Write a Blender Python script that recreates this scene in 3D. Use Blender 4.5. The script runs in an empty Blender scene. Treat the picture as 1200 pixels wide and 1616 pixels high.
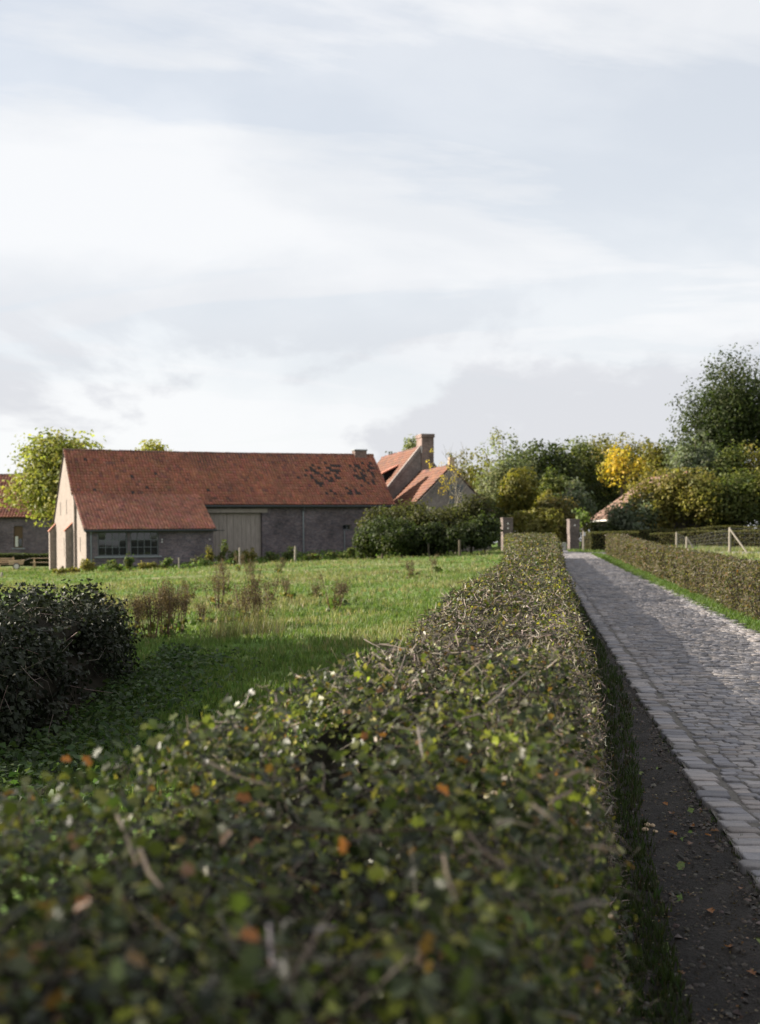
import bpy, math, random
import numpy as np
from math import radians, sin, cos, pi, sqrt

# ------------------------------------------------------------------ camera, sky, sun, exposure
scene = bpy.context.scene
C = scene.collection
EYE = 1.75                      # eye height over the lane
F = 2020.0                      # focal length in pixels of the 1200 x 1616 photograph
HZ = 860.0                      # eye-level line in the photograph
cam_d = bpy.data.cameras.new('camera')
cam = bpy.data.objects.new('camera', cam_d); C.objects.link(cam)
cam.location = (0, 0, EYE); cam.rotation_euler = (radians(90), 0, 0)
cam_d.sensor_fit = 'VERTICAL'; cam_d.sensor_height = 36; cam_d.lens = 45
cam_d.shift_y = (HZ - 808.0) / 1616.0
cam_d.clip_start = 0.05; cam_d.clip_end = 9000
cam_d.dof.use_dof = True; cam_d.dof.focus_distance = 8.5; cam_d.dof.aperture_fstop = 3.6
scene.camera = cam

SUN_EL = radians(23.2); SUN_BACK = radians(15)        # from the left, a little beyond the scene
sx, sy = -cos(SUN_BACK), sin(SUN_BACK)
world = bpy.data.worlds.new('World'); scene.world = world; world.use_nodes = True
wn, wl = world.node_tree.nodes, world.node_tree.links
wn.clear()
def wnode(t, **k):
    n = wn.new(t)
    for a, v in k.items(): setattr(n, a, v)
    return n
def wmath(op, a, b=None, c=None, clamp=False):
    n = wn.new('ShaderNodeMath'); n.operation = op; n.use_clamp = clamp
    for i, x in enumerate((a, b, c)):
        if x is None: continue
        if isinstance(x, (int, float)): n.inputs[i].default_value = x
        else: wl.new(x, n.inputs[i])
    return n.outputs[0]
sky = wnode('ShaderNodeTexSky', sky_type='NISHITA', sun_disc=False, sun_elevation=SUN_EL,
            sun_rotation=math.atan2(sx, sy), air_density=1.0, dust_density=1.2, ozone_density=1.0)
tc = wnode('ShaderNodeTexCoord')
sep = wnode('ShaderNodeSeparateXYZ'); wl.new(tc.outputs['Generated'], sep.inputs[0])
zz = wmath('MAXIMUM', sep.outputs[2], 0.0)
den = wmath('ADD', zz, 0.10)
comb = wnode('ShaderNodeCombineXYZ')
wl.new(wmath('DIVIDE', sep.outputs[0], den), comb.inputs[0]); wl.new(wmath('DIVIDE', sep.outputs[1], den), comb.inputs[1])
def wnoise(vec, scale, detail, rough, mscale=(1, 1, 1), loc=(0, 0, 0), rot=0, dist=0):
    m = wnode('ShaderNodeMapping'); wl.new(vec, m.inputs[0])
    m.inputs['Location'].default_value = loc; m.inputs['Scale'].default_value = mscale; m.inputs['Rotation'].default_value = (0, 0, rot)
    n = wnode('ShaderNodeTexNoise'); wl.new(m.outputs[0], n.inputs['Vector'])
    n.inputs['Scale'].default_value = scale; n.inputs['Detail'].default_value = detail; n.inputs['Roughness'].default_value = rough
    n.inputs['Distortion'].default_value = dist
    return n.outputs['Fac']
def wramp(x, a, b, lo=0.0, hi=1.0):
    n = wnode('ShaderNodeMapRange', interpolation_type='SMOOTHSTEP'); wl.new(x, n.inputs[0])
    n.inputs[1].default_value = a; n.inputs[2].default_value = b; n.inputs[3].default_value = lo; n.inputs[4].default_value = hi
    return n.outputs[0]
veil = wramp(wnoise(comb.outputs[0], 0.85, 9, 0.56, (0.55, 1.0, 1), (7.4, 2.2, 0), 0.5, 0.6), 0.26, 0.50)    # high thin cloud in streaks
puff = wnoise(tc.outputs['Generated'], 3.4, 9, 0.55, (1, 1, 2.0), (7.7, 3.1, 0.9), 0, 0.25)                   # low heaped cloud near the horizon
lowband = wramp(sep.outputs[2], 0.11, 0.23, 1.0, 0.0)
puffm = wmath('MULTIPLY', wramp(puff, 0.47, 0.53), lowband)
horizon = wramp(sep.outputs[2], 0.02, 0.34, 0.98, 0.76)
cover = wmath('MAXIMUM', wmath('MAXIMUM', veil, puffm), horizon)
cover = wmath('MULTIPLY', cover, 0.94, clamp=True)
tone = wramp(wnoise(tc.outputs['Generated'], 2.6, 8, 0.55, (1, 1, 2.4), (5.3, 0.9, 2.2), 0, 0.3), 0.36, 0.56)   # grey bellies and white tops
mixc = wnode('ShaderNodeMix', data_type='RGBA'); wl.new(tone, mixc.inputs['Factor'])
mixc.inputs['A'].default_value = (0.865, 0.885, 0.92, 1); mixc.inputs['B'].default_value = (0.98, 0.985, 1.0, 1)
belly = wmath('MULTIPLY', wmath('MULTIPLY', wramp(puff, 0.485, 0.545), lowband), 1.0)
mixb = wnode('ShaderNodeMix', data_type='RGBA'); wl.new(belly, mixb.inputs['Factor']); wl.new(mixc.outputs['Result'], mixb.inputs['A']); mixb.inputs['B'].default_value = (0.765, 0.77, 0.812, 1)
bg1 = wnode('ShaderNodeBackground'); wl.new(sky.outputs[0], bg1.inputs[0]); bg1.inputs[1].default_value = 0.058
bg2 = wnode('ShaderNodeBackground'); wl.new(mixb.outputs['Result'], bg2.inputs[0]); bg2.inputs[1].default_value = 0.352
ms = wnode('ShaderNodeMixShader'); wl.new(cover, ms.inputs[0]); wl.new(bg1.outputs[0], ms.inputs[1]); wl.new(bg2.outputs[0], ms.inputs[2])
wo = wnode('ShaderNodeOutputWorld'); wl.new(ms.outputs[0], wo.inputs[0])

sun_d = bpy.data.lights.new('sun', 'SUN'); sun_d.energy = 5.0; sun_d.angle = radians(0.55); sun_d.color = (1.0, 0.90, 0.76)
sun = bpy.data.objects.new('sun', sun_d); C.objects.link(sun)
sun.rotation_euler = (pi / 2 - SUN_EL, 0, math.atan2(sx, -sy))
scene.view_settings.view_transform = 'Standard'; scene.view_settings.look = 'None'
scene.view_settings.exposure = 1.5; scene.view_settings.gamma = 1.0; scene.view_settings.use_curve_mapping = False

# ------------------------------------------------------------------ helpers
SL = 0.01634                    # the lane climbs 1.6 %
LX = 0.1188                     # sideways run of the lane per metre of depth
rng = np.random.default_rng(7); random.seed(7)
def P(px, py, d): return ((px - 600) / F * d, d, EYE - (py - HZ) / F * d)
def gz(X, Y):
    X = np.asarray(X, float); Y = np.asarray(Y, float)
    o = X - LX * Y
    fac = np.where(o < -1.5, np.clip(1 + (o + 1.5) / 25.5, 0, 1), 1.0)
    z = SL * np.clip(Y, -30, 130) * fac
    a = np.clip((-o - 1.6) / 3, 0, 1) + np.clip((o - 5) / 3, 0, 1)
    n = (np.sin(X * 1.3 + 0.7 * Y) + np.sin(Y * 1.9 - 0.8 * X + 1) + np.sin(X * 0.45 - Y * 0.38 + 2) * 1.6 + np.sin(2.9 * X + 0.4) * np.sin(2.3 * Y) * .8)
    return z + a * n * 0.028
def G(X, Y): return float(gz(X, Y))

def tag(o, label=None, cat=None, group=None, kind=None):
    if label: o['label'] = label
    if cat: o['category'] = cat
    if group: o['group'] = group
    if kind: o['kind'] = kind
    return o
def empty(name, loc=(0, 0, 0), rz=0.0, label=None, cat=None, group=None):
    o = bpy.data.objects.new(name, None); C.objects.link(o); o.location = loc; o.rotation_euler = (0, 0, rz); o.empty_display_size = 0.2
    return tag(o, label, cat, group)
def link(name, me, mat, parent=None, kind=None):
    if mat is not None and not me.materials: me.materials.append(mat)
    o = bpy.data.objects.new(name, me); C.objects.link(o)
    if parent is not None: o.parent = parent
    if kind: o['kind'] = kind
    return o
def uv_box(me):
    uvl = me.uv_layers.new(name='UVMap')
    n = len(me.loops)
    if not n: return
    vi = np.empty(n, np.int32); me.loops.foreach_get('vertex_index', vi)
    co = np.empty(len(me.vertices) * 3); me.vertices.foreach_get('co', co); co = co.reshape(-1, 3)
    pn = np.empty(len(me.polygons) * 3); me.polygons.foreach_get('normal', pn); pn = np.abs(pn.reshape(-1, 3))
    ls = np.empty(len(me.polygons), np.int32); me.polygons.foreach_get('loop_start', ls)
    lt = np.empty(len(me.polygons), np.int32); me.polygons.foreach_get('loop_total', lt)
    ln = np.repeat(pn, lt, axis=0); c = co[vi]
    flat = (ln[:, 2] > 0.8); xf = (ln[:, 0] > ln[:, 1])
    u = np.where(flat, c[:, 0], np.where(xf, c[:, 1], c[:, 0])); v = np.where(flat, c[:, 1], c[:, 2])
    uvl.data.foreach_set('uv', np.stack([u, v], 1).ravel())
class MB:
    def __init__(s): s.v, s.f = [], []
    def add(s, vs, fs):
        b = len(s.v); s.v += [tuple(map(float, q)) for q in vs]; s.f += [tuple(b + i for i in f) for f in fs]; return s
    def box(s, x0, x1, y0, y1, z0, z1):
        return s.add([(x0, y0, z0), (x1, y0, z0), (x1, y1, z0), (x0, y1, z0), (x0, y0, z1), (x1, y0, z1), (x1, y1, z1), (x0, y1, z1)],
                     [(0, 3, 2, 1), (4, 5, 6, 7), (0, 1, 5, 4), (1, 2, 6, 5), (2, 3, 7, 6), (3, 0, 4, 7)])
    def bbox(s, x0, x1, y0, y1, z0, z1, b=0.01):      # box with chamfered top edges
        return s.add([(x0, y0, z0), (x1, y0, z0), (x1, y1, z0), (x0, y1, z0), (x0, y0, z1 - b), (x1, y0, z1 - b), (x1, y1, z1 - b), (x0, y1, z1 - b),
                      (x0 + b, y0 + b, z1), (x1 - b, y0 + b, z1), (x1 - b, y1 - b, z1), (x0 + b, y1 - b, z1)],
                     [(0, 3, 2, 1), (8, 9, 10, 11), (0, 1, 5, 4), (1, 2, 6, 5), (2, 3, 7, 6), (3, 0, 4, 7), (4, 5, 9, 8), (5, 6, 10, 9), (6, 7, 11, 10), (7, 4, 8, 11)])
    def prism(s, poly, axis, a, b):                   # polygon (p, q) pushed along an axis from a to b
        n = len(poly)
        def mk(t, p, q): return {'x': (t, p, q), 'y': (p, t, q), 'z': (p, q, t)}[axis]
        vs = [mk(a, p, q) for p, q in poly] + [mk(b, p, q) for p, q in poly]
        fs = [tuple(range(n))[::-1], tuple(range(n, 2 * n))] + [(i, (i + 1) % n, n + (i + 1) % n, n + i) for i in range(n)]
        return s.add(vs, fs)
    def tube(s, pts, rad, n=6):
        pts = [np.array(p, float) for p in pts]; rings = []
        if not hasattr(rad, '__len__'): rad = [rad] * len(pts)
        ref = np.array([0.31, 0.17, 0.93])
        for i, p in enumerate(pts):
            t = pts[min(i + 1, len(pts) - 1)] - pts[max(i - 1, 0)]; t /= (np.linalg.norm(t) + 1e-9)
            r = ref if abs(t @ ref) < 0.95 else np.array([1., 0, 0])
            a = np.cross(t, r); a /= np.linalg.norm(a); b = np.cross(t, a)
            rings.append([p + rad[i] * (a * cos(2 * pi * k / n) + b * sin(2 * pi * k / n)) for k in range(n)])
        vs = [q for r in rings for q in r]; fs = []
        for i in range(len(pts) - 1):
            for k in range(n): fs.append((i * n + k, i * n + (k + 1) % n, (i + 1) * n + (k + 1) % n, (i + 1) * n + k))
        fs.append(tuple(range(n))[::-1]); fs.append(tuple(range((len(pts) - 1) * n, len(pts) * n)))
        return s.add(vs, fs)
    def wall(s, u0, u1, z0, z1, y, t, holes):         # wall in the x-z plane at y, thickness t behind, with openings and their reveals
        us = sorted({u0, u1, *[h[0] for h in holes], *[h[1] for h in holes]}); zs = sorted({z0, z1, *[h[2] for h in holes], *[h[3] for h in holes]})
        def hole(a, b): return any(h[0] - 1e-6 <= a and b[0] <= h[1] + 1e-6 and h[2] - 1e-6 <= b[1] and b[2] <= h[3] + 1e-6 for h in holes)
        for i in range(len(us) - 1):
            for j in range(len(zs) - 1):
                a, b, c, d = us[i], us[i + 1], zs[j], zs[j + 1]
                if any(h[0] - 1e-6 <= a and b <= h[1] + 1e-6 and h[2] - 1e-6 <= c and d <= h[3] + 1e-6 for h in holes): continue
                s.add([(a, y, c), (b, y, c), (b, y, d), (a, y, d)], [(0, 1, 2, 3)])
        for (a, b, c, d) in holes:
            s.add([(a, y, c), (b, y, c), (b, y, d), (a, y, d), (a, y + t, c), (b, y + t, c), (b, y + t, d), (a, y + t, d)],
                  [(0, 4, 5, 1), (1, 5, 6, 2), (2, 6, 7, 3), (3, 7, 4, 0)])
        return s
    def mesh(s, name):
        me = bpy.data.meshes.new(name); me.from_pydata(s.v, [], s.f); me.update(); uv_box(me); return me
    def build(s, name, mat, parent=None, kind=None): return link(name, s.mesh(name), mat, parent, kind)

def mesh_np(name, V, T, col=None, smooth=False):
    """V (n,3), T (m,k) with k corners each, col (n,3)"""
    me = bpy.data.meshes.new(name); k = T.shape[1]
    me.vertices.add(len(V)); me.vertices.foreach_set('co', np.ascontiguousarray(V, np.float32).ravel())
    me.loops.add(T.size); me.loops.foreach_set('vertex_index', np.ascontiguousarray(T, np.int32).ravel())
    me.polygons.add(len(T)); me.polygons.foreach_set('loop_start', np.arange(0, T.size, k, dtype=np.int32))
    if smooth: me.polygons.foreach_set('use_smooth', np.ones(len(T), bool))
    me.update(calc_edges=True); me.validate()
    if col is not None:
        a = me.color_attributes.new('Col', 'FLOAT_COLOR', 'POINT')
        c4 = np.ones((len(V), 4), np.float32); c4[:, :3] = col; a.data.foreach_set('color', c4.ravel())
    return me
def unit(a): return a / (np.linalg.norm(a, axis=-1, keepdims=True) + 1e-9)
def scatter_mesh(name, pos, nrm, size, tv, tf, cols, dirs=None, r=None, squash=None):
    """copies of a small template: local z along nrm, local x along dirs (or at random)"""
    r = r or rng; n = len(pos); nrm = unit(nrm)
    t = dirs if dirs is not None else r.normal(size=(n, 3))
    t = unit(t - (t * nrm).sum(1, keepdims=True) * nrm); b = np.cross(nrm, t)
    sz = np.asarray(size, float).reshape(n, 1, 1)
    tv = np.asarray(tv, float)
    V = pos[:, None] + sz * (tv[None, :, 0:1] * t[:, None] + tv[None, :, 1:2] * b[:, None] + tv[None, :, 2:3] * nrm[:, None])
    T = (np.asarray(tf)[None] + (np.arange(n) * len(tv))[:, None, None]).reshape(-1, np.asarray(tf).shape[1])
    return mesh_np(name, V.reshape(-1, 3), T, np.repeat(cols, len(tv), axis=0))
def twig_mesh(name, pos, dirv, length, rad, cols, r=None, flat=0):
    r = r or rng; n = len(pos); d = unit(dirv); t = unit(np.cross(d, r.normal(size=(n, 3)))); b = np.cross(d, t)
    bend = t * (r.normal(size=(n, 1)) * 0.14)
    L = np.asarray(length).reshape(n, 1, 1); R = np.asarray(rad).reshape(n, 1, 1)
    if flat:                                          # far twigs: a bent ribbon, or a single sliver
        ks = ((0, 1.2, 0), (.5, 1.0, 1), (1, .6, 0)) if flat == 1 else ((0, 1.2, 0), (1, .7, 0))
        V = np.stack([pos + L[:, 0] * (x * d + bb * bend) + sg * R[:, 0] * rr * b for (x, rr, bb) in ks for sg in (-1, 1)], 1); m = len(ks)
        tf = np.array([q for i in range(m - 1) for q in ((2 * i, 2 * i + 1, 2 * i + 3), (2 * i, 2 * i + 3, 2 * i + 2))])
        return mesh_np(name, V.reshape(-1, 3), (tf[None] + (np.arange(n) * 2 * m)[:, None, None]).reshape(-1, 3), np.repeat(cols, 2 * m, axis=0))
    vs = []
    for (x, rr, bb) in ((0, 1.0, 0), (0.5, 0.8, 1), (1.0, 0.55, 0)):
        for k in range(3):
            a = 2 * pi * k / 3
            vs.append(pos + L[:, 0] * (x * d + bb * bend) + R[:, 0] * rr * (cos(a) * t + sin(a) * b))
    V = np.stack(vs, 1)
    tf = []
    for i in range(2):
        for k in range(3):
            a0, a1, b0, b1 = i * 3 + k, i * 3 + (k + 1) % 3, (i + 1) * 3 + k, (i + 1) * 3 + (k + 1) % 3
            tf += [(a0, a1, b1), (a0, b1, b0)]
    tf.append((6, 7, 8))
    T = (np.array(tf)[None] + (np.arange(n) * 9)[:, None, None]).reshape(-1, 3)
    return mesh_np(name, V.reshape(-1, 3), T, np.repeat(cols, 9, axis=0))
def pal(n, entries, r=None, jit=0.18):
    """entries: (weight, (r,g,b)); random pick with a little spread in brightness"""
    r = r or rng
    w = np.array([e[0] for e in entries], float); w /= w.sum()
    c = np.array([e[1] for e in entries], float)[r.choice(len(entries), n, p=w)]
    return np.clip(c * (1 + r.normal(size=(n, 1)) * jit) * (1 + r.normal(size=(n, 3)) * 0.06), 0.004, 0.95)
# leaf templates (unit length about 1)
LEAF2 = (np.array([(-.5, 0, 0), (0, -.3, .06), (.5, 0, 0), (0, .3, .06)]), np.array([(0, 1, 2), (0, 2, 3)]))
LEAF4 = (np.array([(-.5, 0, 0), (-.12, -.3, .10), (.5, 0, -.06), (-.12, .3, .10), (.08, 0, .0)]), np.array([(0, 1, 4), (1, 2, 4), (2, 3, 4), (3, 0, 4)]))
def lobed():
    out = [(-.5, 0), (-.30, -.40), (-.10, -.20), (.10, -.46), (.5, 0), (.10, .46), (-.10, .20), (-.30, .40)]
    v = [(x, y, 0.22 * abs(y) - 0.12 * x * x) for x, y in out] + [(0, 0, -0.02)]
    n = len(out); return np.array(v), np.array([(i, (i + 1) % n, n) for i in range(n)])
LOBED = lobed()

# ------------------------------------------------------------------ materials
def nmat(name):
    m = bpy.data.materials.new(name); m.use_nodes = True
    nt = m.node_tree; b = nt.nodes['Principled BSDF']; return m, nt, b
def mnode(nt, t, **k):
    n = nt.nodes.new(t)
    for a, v in k.items(): setattr(n, a, v)
    return n
def noise(nt, scale, detail=6, rough=0.6, coord='Object', mscale=None):
    tcn = mnode(nt, 'ShaderNodeTexCoord'); src = tcn.outputs[coord]
    if mscale:
        mp = mnode(nt, 'ShaderNodeMapping'); nt.links.new(src, mp.inputs[0]); mp.inputs['Scale'].default_value = mscale; src = mp.outputs[0]
    n = mnode(nt, 'ShaderNodeTexNoise'); nt.links.new(src, n.inputs['Vector'])
    n.inputs['Scale'].default_value = scale; n.inputs['Detail'].default_value = detail; n.inputs['Roughness'].default_value = rough
    return n.outputs['Fac']
def ramp(nt, fac, stops):
    r = mnode(nt, 'ShaderNodeValToRGB'); nt.links.new(fac, r.inputs[0]); e = r.color_ramp.elements
    while len(e) < len(stops): e.new(0.5)
    for i, (p, c) in enumerate(stops): e[i].position = p; e[i].color = (*c, 1)
    return r.outputs[0]
def mixrgb(nt, fac, a, b, mode='MIX'):
    m = mnode(nt, 'ShaderNodeMix', data_type='RGBA', blend_type=mode)
    for k, x in (('Factor', fac), ('A', a), ('B', b)):
        if isinstance(x, (int, float)): m.inputs[k].default_value = x
        elif isinstance(x, tuple): m.inputs[k].default_value = (*x, 1)
        else: nt.links.new(x, m.inputs[k])
    return m.outputs['Result']
def bump(nt, b, h, strength=0.4, dist=0.02):
    n = mnode(nt, 'ShaderNodeBump'); nt.links.new(h, n.inputs['Height']); n.inputs['Strength'].default_value = strength; n.inputs['Distance'].default_value = dist
    nt.links.new(n.outputs[0], b.inputs['Normal'])
def m_leaf(name, rough=0.5, trans=0.35, spec=0.35, glow=(1.25, 1.35, 0.7)):
    m, nt, b = nmat(name)
    a = mnode(nt, 'ShaderNodeAttribute', attribute_name='Col')
    nt.links.new(a.outputs['Color'], b.inputs['Base Color']); b.inputs['Roughness'].default_value = rough; b.inputs['Specular IOR Level'].default_value = spec
    tr = mnode(nt, 'ShaderNodeBsdfTranslucent')
    bri = mixrgb(nt, 1.0, a.outputs['Color'], glow, 'MULTIPLY'); nt.links.new(bri, tr.inputs[0])
    mx = mnode(nt, 'ShaderNodeMixShader'); mx.inputs[0].default_value = trans
    nt.links.new(b.outputs[0], mx.inputs[1]); nt.links.new(tr.outputs[0], mx.inputs[2])
    nt.links.new(mx.outputs[0], nt.nodes['Material Output'].inputs[0]); return m
def m_attr(name, rough=0.8, spec=0.3, nscale=None, namt=0.25, bumpst=0.0):
    m, nt, b = nmat(name); a = mnode(nt, 'ShaderNodeAttribute', attribute_name='Col'); col = a.outputs['Color']
    if nscale:
        f = noise(nt, nscale); col = mixrgb(nt, 1.0, col, ramp(nt, f, [(0.25, (1 - namt,) * 3), (0.75, (1 + namt,) * 3)]), 'MULTIPLY')
        if bumpst: bump(nt, b, f, bumpst, 0.01)
        g_ = noise(nt, 0.45 if nscale < 20 else 0.9, 9, 0.68); col = mixrgb(nt, 1.0, col, ramp(nt, g_, [(0.30, (0.62, 0.64, 0.66)), (0.50, (1.0, 1.0, 1.0)), (0.72, (1.16, 1.12, 1.05))]), 'MULTIPLY')
    nt.links.new(col, b.inputs['Base Color']); b.inputs['Roughness'].default_value = rough; b.inputs['Specular IOR Level'].default_value = spec; return m
def m_plain(name, c, rough=0.7, nscale=8, namt=0.25, spec=0.3, bumpst=0.15, mscale=None, metal=0.0):
    m, nt, b = nmat(name); f = noise(nt, nscale, mscale=mscale)
    col = ramp(nt, f, [(0.25, tuple(x * (1 - namt) for x in c)), (0.75, tuple(min(1, x * (1 + namt)) for x in c))])
    nt.links.new(col, b.inputs['Base Color']); b.inputs['Roughness'].default_value = rough; b.inputs['Specular IOR Level'].default_value = spec; b.inputs['Metallic'].default_value = metal
    if bumpst: bump(nt, b, f, bumpst, 0.01)
    return m
def m_brick(name, c1, c2, mortar, stain=(0.5, 1.3)):
    m, nt, b = nmat(name); uvn = mnode(nt, 'ShaderNodeUVMap')
    br = mnode(nt, 'ShaderNodeTexBrick'); nt.links.new(uvn.outputs[0], br.inputs['Vector'])
    br.inputs['Scale'].default_value = 1.0; br.inputs['Brick Width'].default_value = 0.23; br.inputs['Row Height'].default_value = 0.075
    br.inputs['Mortar Size'].default_value = 0.011; br.inputs['Mortar Smooth'].default_value = 0.3; br.inputs['Bias'].default_value = -0.1
    br.inputs['Color1'].default_value = (*c1, 1); br.inputs['Color2'].default_value = (*c2, 1); br.inputs['Mortar'].default_value = (*mortar, 1)
    f = noise(nt, 0.55, 8, 0.65); st = ramp(nt, f, [(0.3, (stain[0],) * 3), (0.7, (stain[1],) * 3)])
    f2 = noise(nt, 9, 3, 0.6); st2 = ramp(nt, f2, [(0.3, (0.72,) * 3), (0.7, (1.25,) * 3)])
    col = mixrgb(nt, 1.0, mixrgb(nt, 1.0, br.outputs['Color'], st, 'MULTIPLY'), st2, 'MULTIPLY')
    nt.links.new(col, b.inputs['Base Color']); b.inputs['Roughness'].default_value = 0.88; b.inputs['Specular IOR Level'].default_value = 0.2
    inv = mnode(nt, 'ShaderNodeMath', operation='SUBTRACT'); inv.inputs[0].default_value = 1.0; nt.links.new(br.outputs['Fac'], inv.inputs[1])
    bump(nt, b, inv.outputs[0], 0.5, 0.012); return m

M_leaf = m_leaf('leaf', 0.42, 0.48, 0.38, (1.25, 1.3, .75))
M_leafmat = m_leaf('matt_leaf', 0.6, 0.42, 0.2)
M_ivy = m_leaf('ivy_leaf', 0.55, 0.15, 0.2)
M_grass = m_leaf('grass_blade', 0.55, 0.35, 0.3)
M_twig = m_attr('twig_bark', 0.75, 0.3)
M_tile = m_attr('clay_tile', 0.72, 0.35, 14, 0.22, 0.1)
M_stone = m_attr('cobble_stone', 0.85, 0.15, 24, 0.28, 0.35)
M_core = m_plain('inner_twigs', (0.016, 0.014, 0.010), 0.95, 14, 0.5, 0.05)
M_bark = m_plain('bark', (0.10, 0.085, 0.065), 0.9, 9, 0.4, 0.1, 0.4, (1, 1, 0.3))
M_palebark = m_plain('pale_bark', (0.22, 0.20, 0.16), 0.9, 12, 0.35, 0.1, 0.3, (1, 1, 0.3))
M_barnbrick = m_brick('brown_grey_brick', (0.165, 0.125, 0.130), (0.066, 0.060, 0.076), (0.19, 0.18, 0.192))
M_gable = m_brick('pale_gable_brick', (0.255, 0.215, 0.192), (0.215, 0.178, 0.157), (0.26, 0.23, 0.21), (0.9, 1.06))
M_housebrick = m_brick('grey_house_brick', (0.20, 0.165, 0.155), (0.135, 0.115, 0.11), (0.23, 0.215, 0.20))
M_pillar = m_brick('dark_pillar_brick', (0.165, 0.13, 0.115), (0.105, 0.09, 0.086), (0.20, 0.17, 0.16))
M_chim = m_brick('chimney_brick', (0.20, 0.135, 0.115), (0.13, 0.10, 0.095), (0.26, 0.21, 0.19))
M_plank = m_plain('weathered_plank', (0.29, 0.255, 0.23), 0.85, 5, 0.35, 0.15, 0.25, (6, 6, 0.35))
M_wood = m_plain('grey_wood', (0.25, 0.225, 0.19), 0.85, 7, 0.3, 0.15, 0.3, (5, 5, 0.4))
M_freshwood = m_plain('tan_wood', (0.40, 0.30, 0.20), 0.75, 6, 0.3, 0.2, 0.2)
M_frame = m_plain('grey_green_paint', (0.115, 0.13, 0.135), 0.55, 12, 0.15, 0.4, 0.05)
M_zinc = m_plain('zinc', (0.20, 0.22, 0.24), 0.45, 8, 0.2, 0.5, 0.05, None, 0.6)
M_gutter = m_plain('dark_gutter', (0.035, 0.04, 0.045), 0.5, 8, 0.2, 0.4, 0.05)
M_dark = m_plain('dark_interior', (0.012, 0.012, 0.013), 0.9, 4, 0.3, 0.05, 0)
M_sill = m_plain('bluestone', (0.22, 0.24, 0.25), 0.6, 9, 0.2, 0.3)
M_white = m_plain('white_paint', (0.74, 0.72, 0.68), 0.55, 9, 0.08, 0.4, 0.03)
M_lead = m_plain('pale_flashing', (0.55, 0.54, 0.53), 0.5, 9, 0.12, 0.4, 0.03)
M_box = m_plain('grey_cabinet', (0.30, 0.30, 0.27), 0.6, 9, 0.12, 0.4, 0.03)
M_wire = m_plain('fence_wire', (0.22, 0.22, 0.22), 0.5, 9, 0.1, 0.5, 0, None, 0.7)
M_rust = m_plain('rust_brown_shutter', (0.10, 0.065, 0.035), 0.7, 9, 0.3, 0.3)
def m_glass():
    m, nt, b = nmat('window_glass')
    b.inputs['Base Color'].default_value = (0.012, 0.016, 0.02, 1); b.inputs['Roughness'].default_value = 0.04; b.inputs['IOR'].default_value = 1.65
    f = noise(nt, 1.6, 2, 0.5); bump(nt, b, f, 0.05, 0.02); return m
M_glass = m_glass()

def m_ground():
    m, nt, b = nmat('meadow_ground')
    n1 = noise(nt, 0.16, 8, 0.62); n2 = noise(nt, 2.6, 8, 0.7); n3 = noise(nt, 22, 5, 0.7)
    g = ramp(nt, n2, [(0.30, (0.065, 0.120, 0.024)), (0.52, (0.095, 0.165, 0.036)), (0.72, (0.145, 0.195, 0.06))])
    dry = ramp(nt, n2, [(0.3, (0.16, 0.16, 0.075)), (0.7, (0.27, 0.25, 0.14))])
    mk = ramp(nt, n1, [(0.48, (0, 0, 0)), (0.64, (1, 1, 1))])
    c = mixrgb(nt, mk, g, dry); c = mixrgb(nt, 1.0, c, ramp(nt, n3, [(0.3, (0.6,) * 3), (0.7, (1.3,) * 3)]), 'MULTIPLY')
    nt.links.new(c, b.inputs['Base Color']); b.inputs['Roughness'].default_value = 0.95; b.inputs['Specular IOR Level'].default_value = 0.1
    bump(nt, b, n3, 0.7, 0.05); return m
def m_dirt():
    m, nt, b = nmat('trodden_soil')
    n1 = noise(nt, 3.0, 8, 0.65); n2 = noise(nt, 40, 6, 0.7)
    c = ramp(nt, n1, [(0.3, (0.013, 0.011, 0.010)), (0.52, (0.032, 0.027, 0.024)), (0.72, (0.062, 0.053, 0.047))])
    c = mixrgb(nt, 1.0, c, ramp(nt, n2, [(0.3, (0.55,) * 3), (0.7, (1.35,) * 3)]), 'MULTIPLY')
    nt.links.new(c, b.inputs['Base Color']); b.inputs['Roughness'].default_value = 0.85; b.inputs['Specular IOR Level'].default_value = 0.25
    bump(nt, b, n2, 1.0, 0.06); return m
M_ground = m_ground(); M_dirt = m_dirt()
M_bed = m_plain('joint_sand', (0.12, 0.112, 0.104), 0.95, 30, 0.4, 0.1, 0.5)
M_gravel = m_plain('grey_gravel', (0.22, 0.205, 0.195), 0.9, 30, 0.35, 0.1, 0.6)

# ------------------------------------------------------------------ setting: ground, lane, verges
def ax(a, b, step, far, sgn=None):
    core = list(np.arange(a, b + 1e-6, step)); out, x, st = [], b, step
    while x < far: st *= 1.35; x += st; out.append(x)
    lo, x, st = [], a, step
    while x > -far: st *= 1.35; x -= st; lo.append(x)
    return np.array(lo[::-1] + core + out)
gx, gy = ax(-48, 42, 0.8, 4500), ax(-8, 128, 0.8, 4500)
XX, YY = np.meshgrid(gx, gy); ZZ = gz(XX, YY)
idx = np.arange(XX.size).reshape(XX.shape)
T = np.stack([idx[:-1, :-1], idx[:-1, 1:], idx[1:, 1:], idx[1:, :-1]], -1).reshape(-1, 4)
tag(link('ground', mesh_np('ground', np.stack([XX, YY, ZZ], -1).reshape(-1, 3), T, smooth=True), M_ground), kind='structure')

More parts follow.
